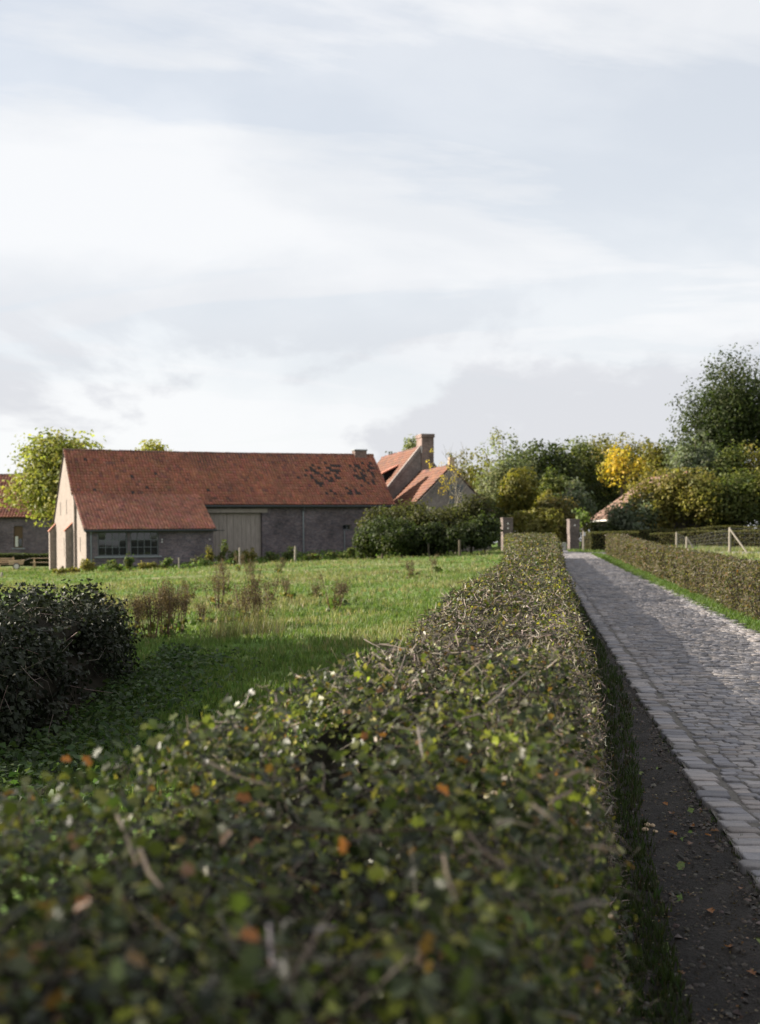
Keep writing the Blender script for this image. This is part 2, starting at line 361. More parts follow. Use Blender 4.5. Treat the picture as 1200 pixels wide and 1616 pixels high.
def Lo(d): return np.interp(d, [0, 50, 66, 86, 100], [1.07, 1.10, 1.05, -0.7, -2.2])
def Ro(d): return np.interp(d, [0, 40, 66, 76, 86, 100], [3.46, 3.55, 3.60, 3.05, 2.0, 0.5])
def strip(name, fa, fb, d0, d1, dz, mat, nd=160, nw=6, parent=None, amp=0.0):
    d = np.linspace(d0, d1, nd); V = []
    for k in range(nw + 1):
        o = fa(d) + (fb(d) - fa(d)) * k / nw; x = o + LX * d
        V.append(np.stack([x, d, gz(x, d) + dz + amp * (np.sin(d * 5.1 + k) * np.sin(d * 2.3 + 2 * k) + 0.6 * np.sin(d * 13 + 5 * k)) * (0 < k < nw)], 1))
    V = np.stack(V, 1); ii = np.arange(nd * (nw + 1)).reshape(nd, nw + 1)
    T = np.stack([ii[:-1, :-1], ii[:-1, 1:], ii[1:, 1:], ii[1:, :-1]], -1).reshape(-1, 4)
    return link(name, mesh_np(name, V.reshape(-1, 3), T, smooth=True), mat, parent)
K = np.full_like
tag(strip('dirt_verge', lambda d: K(d, 0.15), lambda d: Lo(d) + 0.03, -4, 66, 0.010, M_dirt, 900, 14, amp=0.009), kind='structure')
road = tag(strip('road', lambda d: Lo(d), lambda d: Ro(d), -6, 100, 0.0325, M_bed, 200, 8), kind='structure')
tag(strip('gravel_path', lambda d: Ro(d) + 0.02, lambda d: K(d, 16.0), 72.5, 78.5, 0.012, M_gravel, 24, 8), kind='structure')
# cobbles: rounded blocks in courses across the lane, a course of bigger edge stones on the left
def stone_template():
    b = []
    for (i, z) in ((0.0, -0.05), (0.0, -0.011), (0.035, -0.003), (0.11, 0.001)):
        b += [(-.5 + i, -.5 + i, z), (.5 - i, -.5 + i, z), (.5 - i, .5 - i, z), (-.5 + i, .5 - i, z)]
    f = [(12, 13, 14, 15)]
    for r in range(3):
        for k in range(4): f.append((r * 4 + k, r * 4 + (k + 1) % 4, r * 4 + 4 + (k + 1) % 4, r * 4 + 4 + k))
    return np.array(b), np.array(f)
SV, SF = stone_template()
stones = []      # centre o, d, width, depth, height, tone
d = 3.0
def tone_stone():
    t = random.choice([(0.225, 0.215, 0.215), (0.205, 0.20, 0.208), (0.255, 0.24, 0.235), (0.18, 0.178, 0.19), (0.235, 0.215, 0.205)])
    k = random.uniform(0.82, 1.18); return tuple(c * k * q for c, q in zip(t, (.99, .99, 1.02)))
dk = 3.0
while dk < 96:
    w = random.uniform(0.145, 0.20); l = random.uniform(0.12, 0.18)
    stones.append((float(Lo(dk)) + w / 2 + random.uniform(-0.03, 0.03), dk + l / 2, w, l - 0.007, 0.046 + random.uniform(-.004, .006), tone_stone())); dk += l
while d < 96:
    l = random.uniform(0.085, 0.125) if d < 36 else random.uniform(0.14, 0.2)
    o = float(Lo(d)) + 0.20 + random.uniform(0, 0.04); end = float(Ro(d)) + random.uniform(-0.07, 0.05)
    while o < end:
        w = random.uniform(0.095, 0.17) if d < 36 else random.uniform(.15, .24)
        stones.append((o + w / 2, d + l / 2 + random.uniform(-.012, .012) + 0.02 * sin(o * 3 + d), w - 0.008, l - 0.008, 0.040 + random.uniform(-.009, .009), tone_stone())); o += w
    d += l
def stone_px(s):
    dd = s[1]; x = s[0] + LX * dd; return 600 + F * x / dd, HZ + F * (EYE - SL * dd) / dd
inview = [s for s in stones if -30 < stone_px(s)[0] < 1215 and stone_px(s)[1] < 1640]
inview.sort(key=lambda s: s[1]); near = set(id(s) for s in inview[:300])
def stone_verts(s, r):
    o, dd, w, l, h, t = s
    j = SV.copy(); j[:, 0] *= w; j[:, 1] *= l
    j[:, :2] += r.normal(size=(len(j), 2)) * 0.0045; j[4:, 2] += np.repeat(r.normal(size=(1, 4)) * 0.004, 3, 0).ravel()[:len(j) - 4] if False else 0
    j[8:, 2] += r.normal(size=8) * 0.0022
    return j
rs = np.random.default_rng(3)
shared = []
for k in range(14):
    me = MB(); w, l = rs.uniform(.15, .22), rs.uniform(.10, .135)
    j = stone_verts((0, 0, 1.0, 1.0, 0, 0), rs); shared.append(j)
def stone_mesh(k, tone):
    j = shared[k]; me = mesh_np('paving_stone', j, SF, np.tile(np.array(tone), (len(j), 1))); return me
pool = [stone_mesh(k % 14, tone_stone()) for k in range(42)]
for me in pool: me.materials.append(M_stone)
V, T, Cc = [], [], []; nb = 0
for s in stones:
    o, dd, w, l, h, t = s; x = o + LX * dd; z = SL * dd + h
    if id(s) in near:
        ob = bpy.data.objects.new('paving_stone', random.choice(pool)); C.objects.link(ob); ob.parent = road
        ob.location = (x, dd, z); ob.scale = (w, l, 1.0); ob.rotation_euler = (random.gauss(0, .02), random.gauss(0, .02), random.gauss(0, .05) - 0.03)
    else:
        j = stone_verts(s, rs); tl = rs.normal(size=2) * 0.02
        V.append(np.stack([x + j[:, 0], dd + j[:, 1], z + j[:, 2] + j[:, 0] * tl[0] + j[:, 1] * tl[1]], 1)); T.append((SF if dd < 26 else SF[[0, 5, 6, 7, 8, 9, 10, 11, 12]]) + nb); nb += len(j); Cc.append(np.tile(np.array(t), (len(j), 1)))
link('paving', mesh_np('paving', np.concatenate(V), np.concatenate(T), np.concatenate(Cc)), M_stone, road, 'stuff')

# ------------------------------------------------------------------ roofs of small clay pantiles
def tile_roof(parent, name, A, B, Cc_, W=0.2, Lr=0.27, tones=None, dark=None, seed=1, sag=0.0):
    """A eave-left, B eave-right, C top-left (the top edge runs parallel to the eave): one joined sheet of separate tiles"""
    r = np.random.default_rng(seed); A, B, D = (np.array(q, float) for q in (A, B, Cc_))
    eu = B - A; Lu = np.linalg.norm(eu); eu /= Lu; ev = D - A; ev = ev - (ev @ eu) * eu; Lv = np.linalg.norm(ev); ev /= Lv; n = np.cross(eu, ev)
    nc, nr = max(1, round(Lu / W)), max(1, round(Lv / Lr)); w, l = Lu / nc, Lv / nr
    ci, ri = np.meshgrid(np.arange(nc), np.arange(nr)); ci, ri = ci.ravel(), ri.ravel(); m = len(ci)
    prof = [(0, 0.004), (0.2, 0.046), (0.42, 0.06), (0.62, 0.046), (0.82, 0.004), (1.0, -0.004)]
    loc = []
    for (y, lift) in ((-0.02, 0.042), (1.04, 0.0)):
        for (x, h) in prof: loc.append((x * w, y * l, h + lift))
    for (x, h) in prof: loc.append((x * w, -0.02 * l, h + 0.004))
    loc = np.array(loc); k = len(prof)
    f = [(i, i + 1, k + i + 1, k + i) for i in range(k - 1)] + [(2 * k + i, 2 * k + i + 1, i + 1, i) for i in range(k - 1)]
    base = A + ci[:, None] * w * eu + ri[:, None] * l * ev + n * (r.normal(size=(m, 1)) * 0.004 + 0.012) + eu * r.normal(size=(m, 1)) * 0.004 + ev * r.normal(size=(m, 1)) * 0.006
    base[:, 2] -= sag * (np.sin(pi * ci / nc) * (ri / nr) + .35 * np.sin(ci * .31) * np.sin(ri * .4 + ci * .07))
    Vv = base[:, None] + loc[None, :, 0:1] * eu + loc[None, :, 1:2] * ev + loc[None, :, 2:3] * n
    tones = tones or [(5, (0.272, 0.108, 0.068)), (3, (0.243, 0.096, 0.062)), (2, (0.305, 0.125, 0.082)), (.6, (0.17, 0.075, 0.058))]
    col = pal(m, tones, r, 0.07)
    if dark is not None:
        ctr = base + eu * w / 2 + ev * l / 2; col[dark(ctr, r)] = (0.045, 0.034, 0.034)
    Tt = (np.array(f)[None] + (np.arange(m) * len(loc))[:, None, None]).reshape(-1, 4)
    return link(name, mesh_np(name, Vv.reshape(-1, 3), Tt, np.repeat(col, len(loc), axis=0)), M_tile, parent, 'stuff')
def ridge_tiles(parent, a, b, rad=0.11, seed=2, name='ridge_tiles', sag=0.0):
    mb = MB(); a, b = np.array(a, float), np.array(b, float); L = np.linalg.norm(b - a); n = int(L / 0.36); r = np.random.default_rng(seed)
    for i in range(n):
        dz = np.array([0, 0, -sag * sin(pi * i / n) + r.normal() * .006]); p, q = a + (b - a) * i / n + dz, a + (b - a) * (i + 1.06) / n + dz; mb.tube([p, q], [rad * r.uniform(1.0, 1.1), rad * r.uniform(.9, 1.0)], 8)
    me = mb.mesh(name); at = me.color_attributes.new('Col', 'FLOAT_COLOR', 'POINT'); cc = np.repeat(pal(n, [(1, (0.17, 0.075, 0.055)), (1, (0.11, 0.06, 0.05))], r, .15), 16, axis=0)
    at.data.foreach_set('color', np.concatenate([cc, np.ones((len(cc), 1))], 1).astype(np.float32).ravel())
    return link(name, me, M_tile, parent, 'stuff')

# ------------------------------------------------------------------ barn
TH = radians(22); bu = (cos(TH), sin(TH)); bv = (-sin(TH), cos(TH)); B0 = (-17.8, 77.0)
barn = empty('barn', (B0[0], B0[1], 0.03), TH, 'long brick barn with red tiled roof, pale sunlit gable and plank doors', 'barn')
barn.rotation_euler = (0, -0.0112, TH)
M4 = __import__('mathutils').Matrix
def barn_world(p):
    q = p.copy(); a = 0.0112
    x, z = q[:, 0] * cos(a) - q[:, 2] * sin(a), q[:, 0] * sin(a) + q[:, 2] * cos(a)
    return np.stack([B0[0] + x * bu[0] + q[:, 1] * bv[0], B0[1] + x * bu[1] + q[:, 1] * bv[1], z + 0.03], 1)
RV, RZ, EV, EZ, JV, JZ, LE, LZ, BL, BW = 7.3, 7.90, 3.25, 4.20, 4.0, 4.86, -0.22, 2.62, 21.6, 12.3
# walls
w = MB()
w.wall(8.0, BL, 0, 4.35, 3.6, 0.32, [(8.5, 12.25, 0, 3.72), (17.95, 18.6, 2.55, 2.9)])
w.add([(BL, 3.6, 0), (BL, BW, 0), (BL, BW, 3.5), (BL, RV, RZ - .12), (BL, 3.6, 4.35)], [(0, 1, 2, 3, 4)])
w.add([(0, BW, 0), (BL, BW, 0), (BL, BW, 3.6), (0, BW, 3.6)], [(3, 2, 1, 0)])
w.wall(0.15, 8.0, 0, 2.74, 0, 0.28, [(0.83, 2.63, 1.02, 2.52), (2.80, 4.55, 1.02, 2.52)])
w.add([(8.0, 0, 0), (8.0, 3.6, 0), (8.0, 3.6, 4.5), (8.0, 0, 2.70)], [(0, 1, 2, 3)])
w.build('wall', M_barnbrick, barn)
g = MB()
g.prism([(3.62, 0), (3.62, JZ - .42), (RV, RZ - .10), (BW, 3.40), (BW, 0)], 'x', -0.02, 0.3)
g.prism([(-0.0, 0), (-0.0, 2.70), (3.60, 4.50), (3.60, 0)], 'x', 0.14, 0.145)
tag(g.build('gable_wall', M_gable, barn), 'pale sunlit gable wall')
for (v, p, zt) in ((4.15, 0.46, 3.05), (11.75, 0.42, 3.10)):
    bt = MB().prism([(-p - .02, 0), (-p - .02, zt - 0.45), (-0.022, zt), (-0.022, 0)], 'y', v, v + 0.5).build('buttress', M_gable, barn)
    MB().add([(-p - .08, v - .05, zt - .47), (-p - .08, v + .55, zt - .47), (-0.02, v + .55, zt + .04), (-0.02, v - .05, zt + .04), (-p - .08, v - .05, zt - .40), (-p - .08, v + .55, zt - .40), (-0.02, v + .55, zt + .11), (-0.02, v - .05, zt + .11)],
             [(0, 1, 2, 3), (7, 6, 5, 4), (0, 4, 5, 1), (1, 5, 6, 2), (2, 6, 7, 3), (3, 7, 4, 0)]).build('cap', m_plain('cap_tile', (0.30, 0.12, 0.08)) if v < 5 else bpy.data.materials['cap_tile'], bt)
for (v, a, b) in ((6.7, 3.7, 4.65), (9.4, 3.7, 4.6), (7.9, 0.95, 2.2), (2.2, 1.3, 2.2)):
    u = -0.02 if v > 3.6 else 0.14
    s_ = MB().box(u - 0.006, u + 0.02, v - 0.09, v + 0.09, a, b).build('slit_window', M_dark, barn)
MB().box(0.32, 7.7, 0.6, 3.2, 0.02, 2.4).build('interior', M_dark, barn); MB().box(8.3, 21.3, 4.4, 11.5, 0.02, 3.4).build('interior', M_dark, barn)
# windows of the lean-to: frame, glazing bars, panes
for (a, b) in ((0.83, 2.63), (2.80, 4.55)):
    fr = MB(); z0, z1 = 1.02, 2.52
    fr.box(a, b, 0.10, 0.17, z0, z0 + .07); fr.box(a, b, 0.10, 0.17, z1 - .07, z1); fr.box(a, a + .07, 0.102, 0.168, z0 + .07, z1 - .07); fr.box(b - .07, b, 0.102, 0.168, z0 + .07, z1 - .07)
    wdw = fr.build('window', M_frame, barn); n = 4; zs = [1.09, 1.55, 2.0, 2.45]; ww = (b - a - .14) / n
    for i in range(1, n): MB().box(a + .07 + i * ww - .017, a + .07 + i * ww + .017, 0.11, 0.15, 1.09, 2.45).build('glazing_bar', M_frame, wdw)
    for z in zs[1:3]: MB().box(a + .07, b - .07, 0.113, 0.147, z - .017, z + .017).build('glazing_bar', M_frame, wdw)
    for i in range(n):
        for j in range(3):
            pn = MB().box(a + .07 + i * ww + .017, a + .07 + (i + 1) * ww - .017, 0.128, 0.134, zs[j] + .017, zs[j + 1] - .017).build('pane', M_glass, wdw)
            pn.rotation_euler = (random.gauss(0, .004), 0, random.gauss(0, .004))
MB().box(0.62, 4.72, -0.09, 0.12, 0.92, 1.015).build('window_sill', M_sill, barn)
MB().box(2.632, 2.798, 0.04, 0.2, 1.02, 2.52).build('mullion_post', M_wood, barn)
# doors: planks, each a piece
dr = MB().box(8.5, 12.25, 3.86, 3.92, 0, 3.72).build('barn_door', M_dark, barn); x = 8.52; k = 0
while x < 12.2:
    pw = random.uniform(0.24, 0.34); x1 = min(x + pw, 12.23)
    if abs(10.35 - x1) < 0.12: x1 = 10.35
    tag(MB().bbox(x, x1 - 0.014, 3.80 + random.uniform(-.012, .012), 3.858, 0.0, 3.70, 0.004).build('plank', M_plank, dr)); x = x1
MB().box(9.05, 9.75, 3.765, 3.785, 2.55, 2.59).build('hinge_strap', M_gutter, dr)
MB().box(8.02, 12.6, 3.50, 3.598, 3.725, 3.98).build('door_lintel', M_plank, barn)
# small window, gutters, downpipes, wall lamps
sw = MB().box(17.95, 18.6, 3.70, 3.74, 2.55, 2.9).build('window', M_frame, barn); MB().box(18.0, 18.26, 3.69, 3.698, 2.59, 2.86).build('pane', M_glass, sw); MB().box(18.29, 18.55, 3.69, 3.698, 2.59, 2.86).build('pane', M_glass, sw)
MB().tube([(8.05, 3.20, 4.14), (BL, 3.20, 4.14)], 0.075, 8).build('gutter', M_gutter, barn)
MB().tube([(-0.0, -0.25, 2.56), (8.15, -0.25, 2.56)], 0.07, 8).build('gutter', M_gutter, barn)
MB().tube([(15.1, 3.22, 4.08), (15.1, 3.5, 3.8), (15.1, 3.5, 0.1)], 0.055, 8).build('downpipe', M_zinc, barn)
MB().tube([(18.05, 3.54, 2.5), (18.05, 3.54, 0.3)], 0.04, 8).build('downpipe', M_zinc, barn)
MB().tube([(0.42, -0.25, 2.5), (0.42, -0.08, 2.3), (0.42, -0.08, 0.1)], 0.05, 8).build('downpipe', M_zinc, barn)
for (a, b) in ((4.75, 2.0), (4.75, 1.85), (7.75, 1.98)):
    MB().tube([(a, 0.0, b), (a, -0.05, b)], [0.045, 0.045], 8).build('wall_anchor', M_lead, barn)
# roof
def slab(A, B, C2, D2, t=0.06):
    A, B, C2, D2 = (np.array(q, float) for q in (A, B, C2, D2)); n = np.cross(B - A, D2 - A); n /= np.linalg.norm(n)
    return MB().add([A, B, C2, D2, A - n * t, B - n * t, C2 - n * t, D2 - n * t], [(0, 1, 2, 3), (7, 6, 5, 4), (0, 4, 5, 1), (1, 5, 6, 2), (2, 6, 7, 3), (3, 7, 4, 0)])
M_under = m_plain('roof_underside', (0.05, 0.04, 0.035), 0.9)
u0, u1 = -0.10, BL + 0.1
zj = lambda v: EZ + .03 + (RZ - EZ - .03) * (v - EV) / (RV - EV)
rf = slab((u0, JV, zj(JV)), (u1, JV, zj(JV)), (u1, RV, RZ), (u0, RV, RZ)).build('roof', M_under, barn)
slab((8.05, EV, EZ + .03), (u1, EV, EZ + .03), (u1, JV, zj(JV)), (8.05, JV, zj(JV))).build('eave_boards', M_under, rf)
DK = [(185,215),(163,243),(110,270),(110,292),(102,348),(205,270),(212,305),(245,322),(253,250),(165,355),(172,378),(213,405),(220,430),(245,430),(268,440),(288,428),(285,455),(265,460),(330,192),(345,245),(375,245),(400,220),(430,222),(458,222),(490,225),(338,318),(370,320),(395,298),(425,300),(455,298),(485,298),(465,322),(440,345),(415,375),(325,375),(285,350),(480,378),(510,380),(375,402),(400,402),(640,228),(672,225),(735,235),(738,255),(765,205),(770,280),(778,300),(760,322),(760,340),(800,355),(830,285),(835,225),(868,205),(860,258),(885,258),(872,305),(890,352),(685,282),(672,332),(712,362),(715,380),(742,385),(778,390),(785,415),(770,465),(850,432),(905,415),(910,430),(810,410),(600,560),(620,545),(650,562),(680,540),(685,565),(705,540),(345,540),(400,525),(440,545)]
DKP = np.array(DK) / 7.5 + np.array([470, 705])
def dark_main(ctr, r):
    wd = barn_world(ctr); px = 600 + F * wd[:, 0] / wd[:, 1]; py = HZ - F * (wd[:, 2] - EYE) / wd[:, 1]
    sel = np.zeros(len(ctr), bool)
    for q in DKP: sel[np.argmin((px - q[0]) ** 2 + (py - q[1]) ** 2)] = True
    return sel | (r.random(len(ctr)) < 0.010)
tile_roof(rf, 'tiles', (u0, JV, zj(JV)), (u1, JV, zj(JV)), (u0, RV, RZ), dark=dark_main, seed=4, sag=.06)
tile_roof(rf, 'tiles', (8.05, EV - .02, EZ + .03), (u1, EV - .02, EZ + .03), (8.05, JV, zj(JV)), seed=5)
tile_roof(rf, 'tiles', (u1, BW + .3, 3.35), (u0, BW + .3, 3.35), (u1, RV, RZ), W=0.3, Lr=0.4, seed=6)
slab((u1, BW + .3, 3.35), (u0, BW + .3, 3.35), (u0, RV, RZ), (u1, RV, RZ)).build('rear_roof', M_under, rf)
ridge_tiles(rf, (u0, RV, RZ + .03), (u1, RV, RZ + .03), 0.10, sag=.06)
lr = slab((-0.02, LE, LZ), (8.12, LE, LZ), (8.12, JV + .02, zj(JV)), (-0.02, JV + .02, zj(JV))).build('lean_to_roof', M_under, barn)
sunlit_pink = [(5, (0.325, 0.14, 0.096)), (3, (0.29, 0.122, 0.082)), (2, (0.37, 0.168, 0.118)), (.4, (0.19, 0.08, 0.06))]  # paler, pinker tiles: grazing sunlight on the lean-to put into their colour
tile_roof(lr, 'tiles', (-0.02, LE - .03, LZ), (8.12, LE - .03, LZ), (-0.02, JV + .04, zj(JV) + .02), tones=sunlit_pink, seed=8)
MB().box(20.2, 21.1, 7.0, 7.6, 7.5, 8.22).build('chimney', M_chim, barn)
MB().bbox(20.15, 21.15, 6.95, 7.65, 8.222, 8.30, .02).build('chimney_cap', M_sill, barn)

# ------------------------------------------------------------------ farmhouse with a lower front wing
HA = math.atan2(0.23, 0.973); house = empty('farmhouse', (4.82, 87.0, 0.6), HA, 'farmhouse with orange tiled roofs and tall chimney behind the shrubs', 'house')
HZ0 = -0.6
w = MB(); w.prism([(-2.9, 0), (2.9, 0), (2.9, 4.05 + HZ0), (0, 6.95 + HZ0), (-2.9, 4.05 + HZ0)], 'y', 0.0, 8.0)
w.prism([(-4.0, 0), (4.0, 0), (4.0, 3.75 + HZ0), (0, 8.78 + HZ0), (-4.0, 3.75 + HZ0)], 'y', 8.01, 20.0)
w.build('wall', M_housebrick, house)
orange = [(5, (0.15, 0.056, 0.027)), (3, (0.12, 0.044, 0.024)), (2, (0.175, 0.07, 0.037)), (1, (0.085, 0.038, 0.027))]
def pair(y0, y1, half, ez, rz_, seed, nm):
    for sgn in (-1, 1):
        A, B = ((-half, y1, ez), (-half, y0, ez)) if sgn < 0 else ((half, y0, ez), (half, y1, ez))
        Ct, Dt = (0, A[1], rz_), (0, B[1], rz_)
        rf_ = slab(A, B, Dt, Ct).build('roof', M_under, house)
        tile_roof(rf_, 'tiles', A, B, Ct, W=0.22, Lr=0.29, tones=orange, seed=seed + sgn)
        if sgn < 0: ridge_tiles(rf_, (0, y0, rz_ + .03), (0, y1, rz_ + .03), 0.11, seed)
pair(0.12, 8.0, 3.15, 3.92 + HZ0, 7.10 + HZ0, 20, 'wing')
pair(8.35, 20.2, 4.25, 3.58 + HZ0, 8.95 + HZ0, 30, 'main')
pp = MB()
for sgn in (-1, 1):
    pts = [(sgn * 4.2, 3.55 + HZ0), (sgn * 4.2, 3.95 + HZ0), (0, 9.12 + HZ0), (0, 8.75 + HZ0)]
    pp.prism(pts if sgn > 0 else pts[::-1], 'y', 7.9, 8.34)
pp.build('parapet', M_housebrick, house)
ch = MB().box(0.08, 1.0, 7.85, 9.4, 7.0 + HZ0, 9.72 + HZ0).build('chimney', M_chim, house)
MB().bbox(0.02, 1.06, 7.78, 9.47, 9.722 + HZ0, 9.98 + HZ0, .03).build('chimney_cap', M_chim, ch)
MB().box(0.03, 0.075, 7.80, 9.45, 8.55 + HZ0, 9.0 + HZ0).build('flashing', M_lead, ch)
MB().tube([(0.2, 0.6, 7.0 + HZ0), (0.2, 0.6, 7.75 + HZ0)], [.24, .22], 10).build('chimney_pot', m_plain('clay_pot', (0.42, 0.30, 0.20)), house)
wf = MB().box(-0.15, 0.85, -0.06, -0.005, 4.55 + HZ0, 5.85 + HZ0).build('window', M_frame, house)
for i in range(2):
    for j in range(2): MB().box(-0.08 + i * .46, 0.32 + i * .46, -0.075, -0.062, 4.63 + j * .6 + HZ0, 5.16 + j * .6 + HZ0).build('pane', M_glass, wf)
dm = MB(); xx = -1.25
dm.prism([(-2.2, 6.05 + HZ0), (-0.9, 7.75 + HZ0), (-2.2, 7.15 + HZ0)], 'y', 10.4, 11.8); dm.build('dormer', M_dark, house)
MB().add([(-2.35, 10.25, 7.10 + HZ0), (-2.35, 11.95, 7.10 + HZ0), (-0.85, 11.95, 7.85 + HZ0), (-0.85, 10.25, 7.85 + HZ0), (-2.35, 10.25, 7.18 + HZ0), (-2.35, 11.95, 7.18 + HZ0), (-0.85, 11.95, 7.93 + HZ0), (-0.85, 10.25, 7.93 + HZ0)],
         [(0, 1, 2, 3), (7, 6, 5, 4), (0, 4, 5, 1), (1, 5, 6, 2), (2, 6, 7, 3), (3, 7, 4, 0)]).build('dormer_roof', bpy.data.materials['cap_tile'], house)

# ------------------------------------------------------------------ outbuilding at the far left
ob_ = empty('brick_outbuilding', (-38.0, 112.0, 0.0), 0.0, 'grey brick outbuilding with dark red roof behind the walnut tree', 'building')
w = MB(); w.wall(-12, 10.5, 0, 4.25, 0, 0.3, [(5.95, 6.75, 1.5, 3.4)])
w.add([(10.5, 0, 0), (10.5, 9, 0), (10.5, 9, 4.25), (10.5, 4.5, 8.0), (10.5, 0, 4.25)], [(0, 1, 2, 3, 4)]); w.add([(-12, 0, 0), (-12, 9, 0), (-12, 9, 4.25), (-12, 4.5, 8.0), (-12, 0, 4.25)], [(4, 3, 2, 1, 0)])
w.add([(-12, 9, 0), (10.5, 9, 0), (10.5, 9, 4.25), (-12, 9, 4.25)], [(3, 2, 1, 0)]); w.build('wall', M_barnbrick, ob_)
ww = MB().box(5.95, 6.75, 0.12, 0.18, 1.5, 3.4).build('window', M_rust, ob_)
MB().box(6.05, 6.3, 0.10, 0.118, 1.6, 2.5).build('pane', m_plain('net_curtain', (0.6, 0.62, 0.55)), ww); MB().box(6.34, 6.65, 0.10, 0.118, 1.6, 2.3).build('pane', M_glass, ww)
MB().box(5.8, 6.95, -0.08, 0.1, 1.38, 1.495).build('window_sill', M_sill, ob_)
for (A, B, Ct, sd) in (((-12.2, -.3, 4.15), (10.7, -.3, 4.15), (-12.2, 4.5, 8.1), 40), ((10.7, 9.3, 4.15), (-12.2, 9.3, 4.15), (10.7, 4.5, 8.1), 41)):
    rf_ = slab(A, B, (B[0], 4.5, 8.1), Ct).build('roof', M_under, ob_); tile_roof(rf_, 'tiles', A, B, Ct, W=0.28, Lr=0.32, seed=sd)
    if sd == 40: ridge_tiles(rf_, (-12.2, 4.5, 8.12), (10.7, 4.5, 8.12), .11, 9)

# ------------------------------------------------------------------ cottage behind the hedges on the right
ctz = 1.5; ct = empty('tiled_cottage', (23.6, 113.0, ctz), math.atan2(0.11, 0.994), 'low cottage with pinkish tiled roof half hidden behind shrubs at right', 'house')
w = MB(); w.prism([(-4.8, 0), (4.8, 0), (4.8, 4.05 - ctz), (0, 7.4 - ctz), (-4.8, 4.05 - ctz)], 'y', -10.0, -0.1); w.build('wall', M_housebrick, ct)
for sgn in (-1, 1):
    A, B = ((-5.3, 0.15, 3.88 - ctz), (-5.3, -10.2, 3.88 - ctz)) if sgn < 0 else ((5.3, -10.2, 3.88 - ctz), (5.3, 0.15, 3.88 - ctz))
    rf_ = slab(A, B, (0, B[1], 7.55 - ctz), (0, A[1], 7.55 - ctz)).build('roof', M_under, ct)
    tile_roof(rf_, 'tiles', A, B, (0, A[1], 7.55 - ctz), W=0.24, Lr=0.3, tones=[(5, (0.175, 0.105, 0.078)), (3, (0.15, 0.088, 0.066)), (2, (0.20, 0.125, 0.095))], seed=50 + sgn)
    if sgn < 0: ridge_tiles(rf_, (0, .15, 7.58 - ctz), (0, -10.2, 7.58 - ctz), .11, 11)
MB().prism([(-5.45, 3.55 - ctz), (-5.36, 3.84 - ctz), (0, 7.66 - ctz), (0, 7.34 - ctz)], 'y', 0.152, 0.20).build('barge_board', M_white, ct)
MB().tube([(-5.36, 0.15, 3.80 - ctz), (-5.36, -10.2, 3.80 - ctz)], .07, 8).build('gutter', M_white, ct)

# ------------------------------------------------------------------ gate pillars, posts, cabinet
def pillar(px, d, ztop, label, plates):
    x = (px - 600) / F * d; zg = G(x, d)
    p = empty('gate_pillar', (x, d, zg), 0.14, label, 'gate pillar'); h = ztop - zg
    MB().box(-.31, .31, -.31, .31, -0.1, h * .53).build('shaft', M_pillar, p); MB().box(-.335, .335, -.335, .335, h * .53 + .002, h - .08).build('upper_shaft', M_pillar, p)
    MB().bbox(-.36, .36, -.36, .36, h - .078, h, .03).build('cap', M_pillar, p)
    for q in plates: MB().tube([(q[0], -.336, q[1] * h), (q[0], -.365, q[1] * h)], [.06, .05], 8).build('reflector', M_white, p)
pillar(905, 83.5, EYE + 41 / F * 83.5, 'dark brick gate pillar at the end of the lane, right of the road', [(0.0, .80)])
pillar(800, 83.5, EYE + 43 / F * 83.5, 'dark brick gate pillar rising behind the end of the clipped hedge', [(0.0, .82), (0.0, .68)])
x, y, z = P(890, 868, 82); z = G(x, y)
cb = empty('grey_cabinet', (x, y, z), -.1, 'small grey cabinet beside the right gate pillar', 'cabinet')
MB().bbox(-.16, .16, -.14, .14, 0, .52, .03).build('case', M_box, cb); MB().box(-.13, .13, -.146, -.1405, .05, .46).build('door', M_box, cb); MB().bbox(-.18, .18, -.16, .16, .521, .56, .02).build('lid', M_box, cb)
def post(name, px, py_top, d, label, rad=.06, group=None, lean=(0, 0), mat=None, cat='post'):
    x = (px - 600) / F * d; z = G(x, d); zt = EYE - (py_top - HZ) / F * d
    p = empty(name, (x, d, z), random.uniform(0, 1), label, cat, group); p.rotation_euler = (lean[0], lean[1], 0)
    MB().tube([(0, 0, -.1), (0, 0, (zt - z) * .5), (.004, 0, zt - z - .03), (.004, 0, zt - z)], [rad, rad * .98, rad * .96, rad * .7], 8).build('shaft', mat or M_wood, p)
    return p, x, z, zt
p, x, z, zt = post('white_marker_post', 921, 838, 79, 'pale square marker post standing before the cut hedge', .055, mat=M_wood)
MB().bbox(-.02, .12, -.065, -.06, (zt - z) - .30, (zt - z) - .08, .002).build('sign_plate', M_lead, p)
for (px, yt, d, lb) in ((677, 857, 74, 'thin grey fence post before the dark shrubs, left of the thicker one'), (726, 852, 72, 'thicker grey fence post before the dark shrubs near the hedge'),
                        (466, 862, 78, 'grey fence post in the weeds below the barn downpipe'), (379, 864, 76, 'grey fence post in the weeds before the barn doors'),
                        (283, 880, 73, 'thin fence post right of the lean-to window'), (98, 893, 71, 'dark leaning fence post before the pale gable'), (3, 903, 66, 'pale fence post at the left edge behind the ivy bush')):
    post('fence_post', px, yt, d, lb, .05 if 'thin' in lb else .075, 'field fence posts', (random.gauss(0, .03), random.gauss(0, .03)), M_wood if 'dark' not in lb else M_bark)
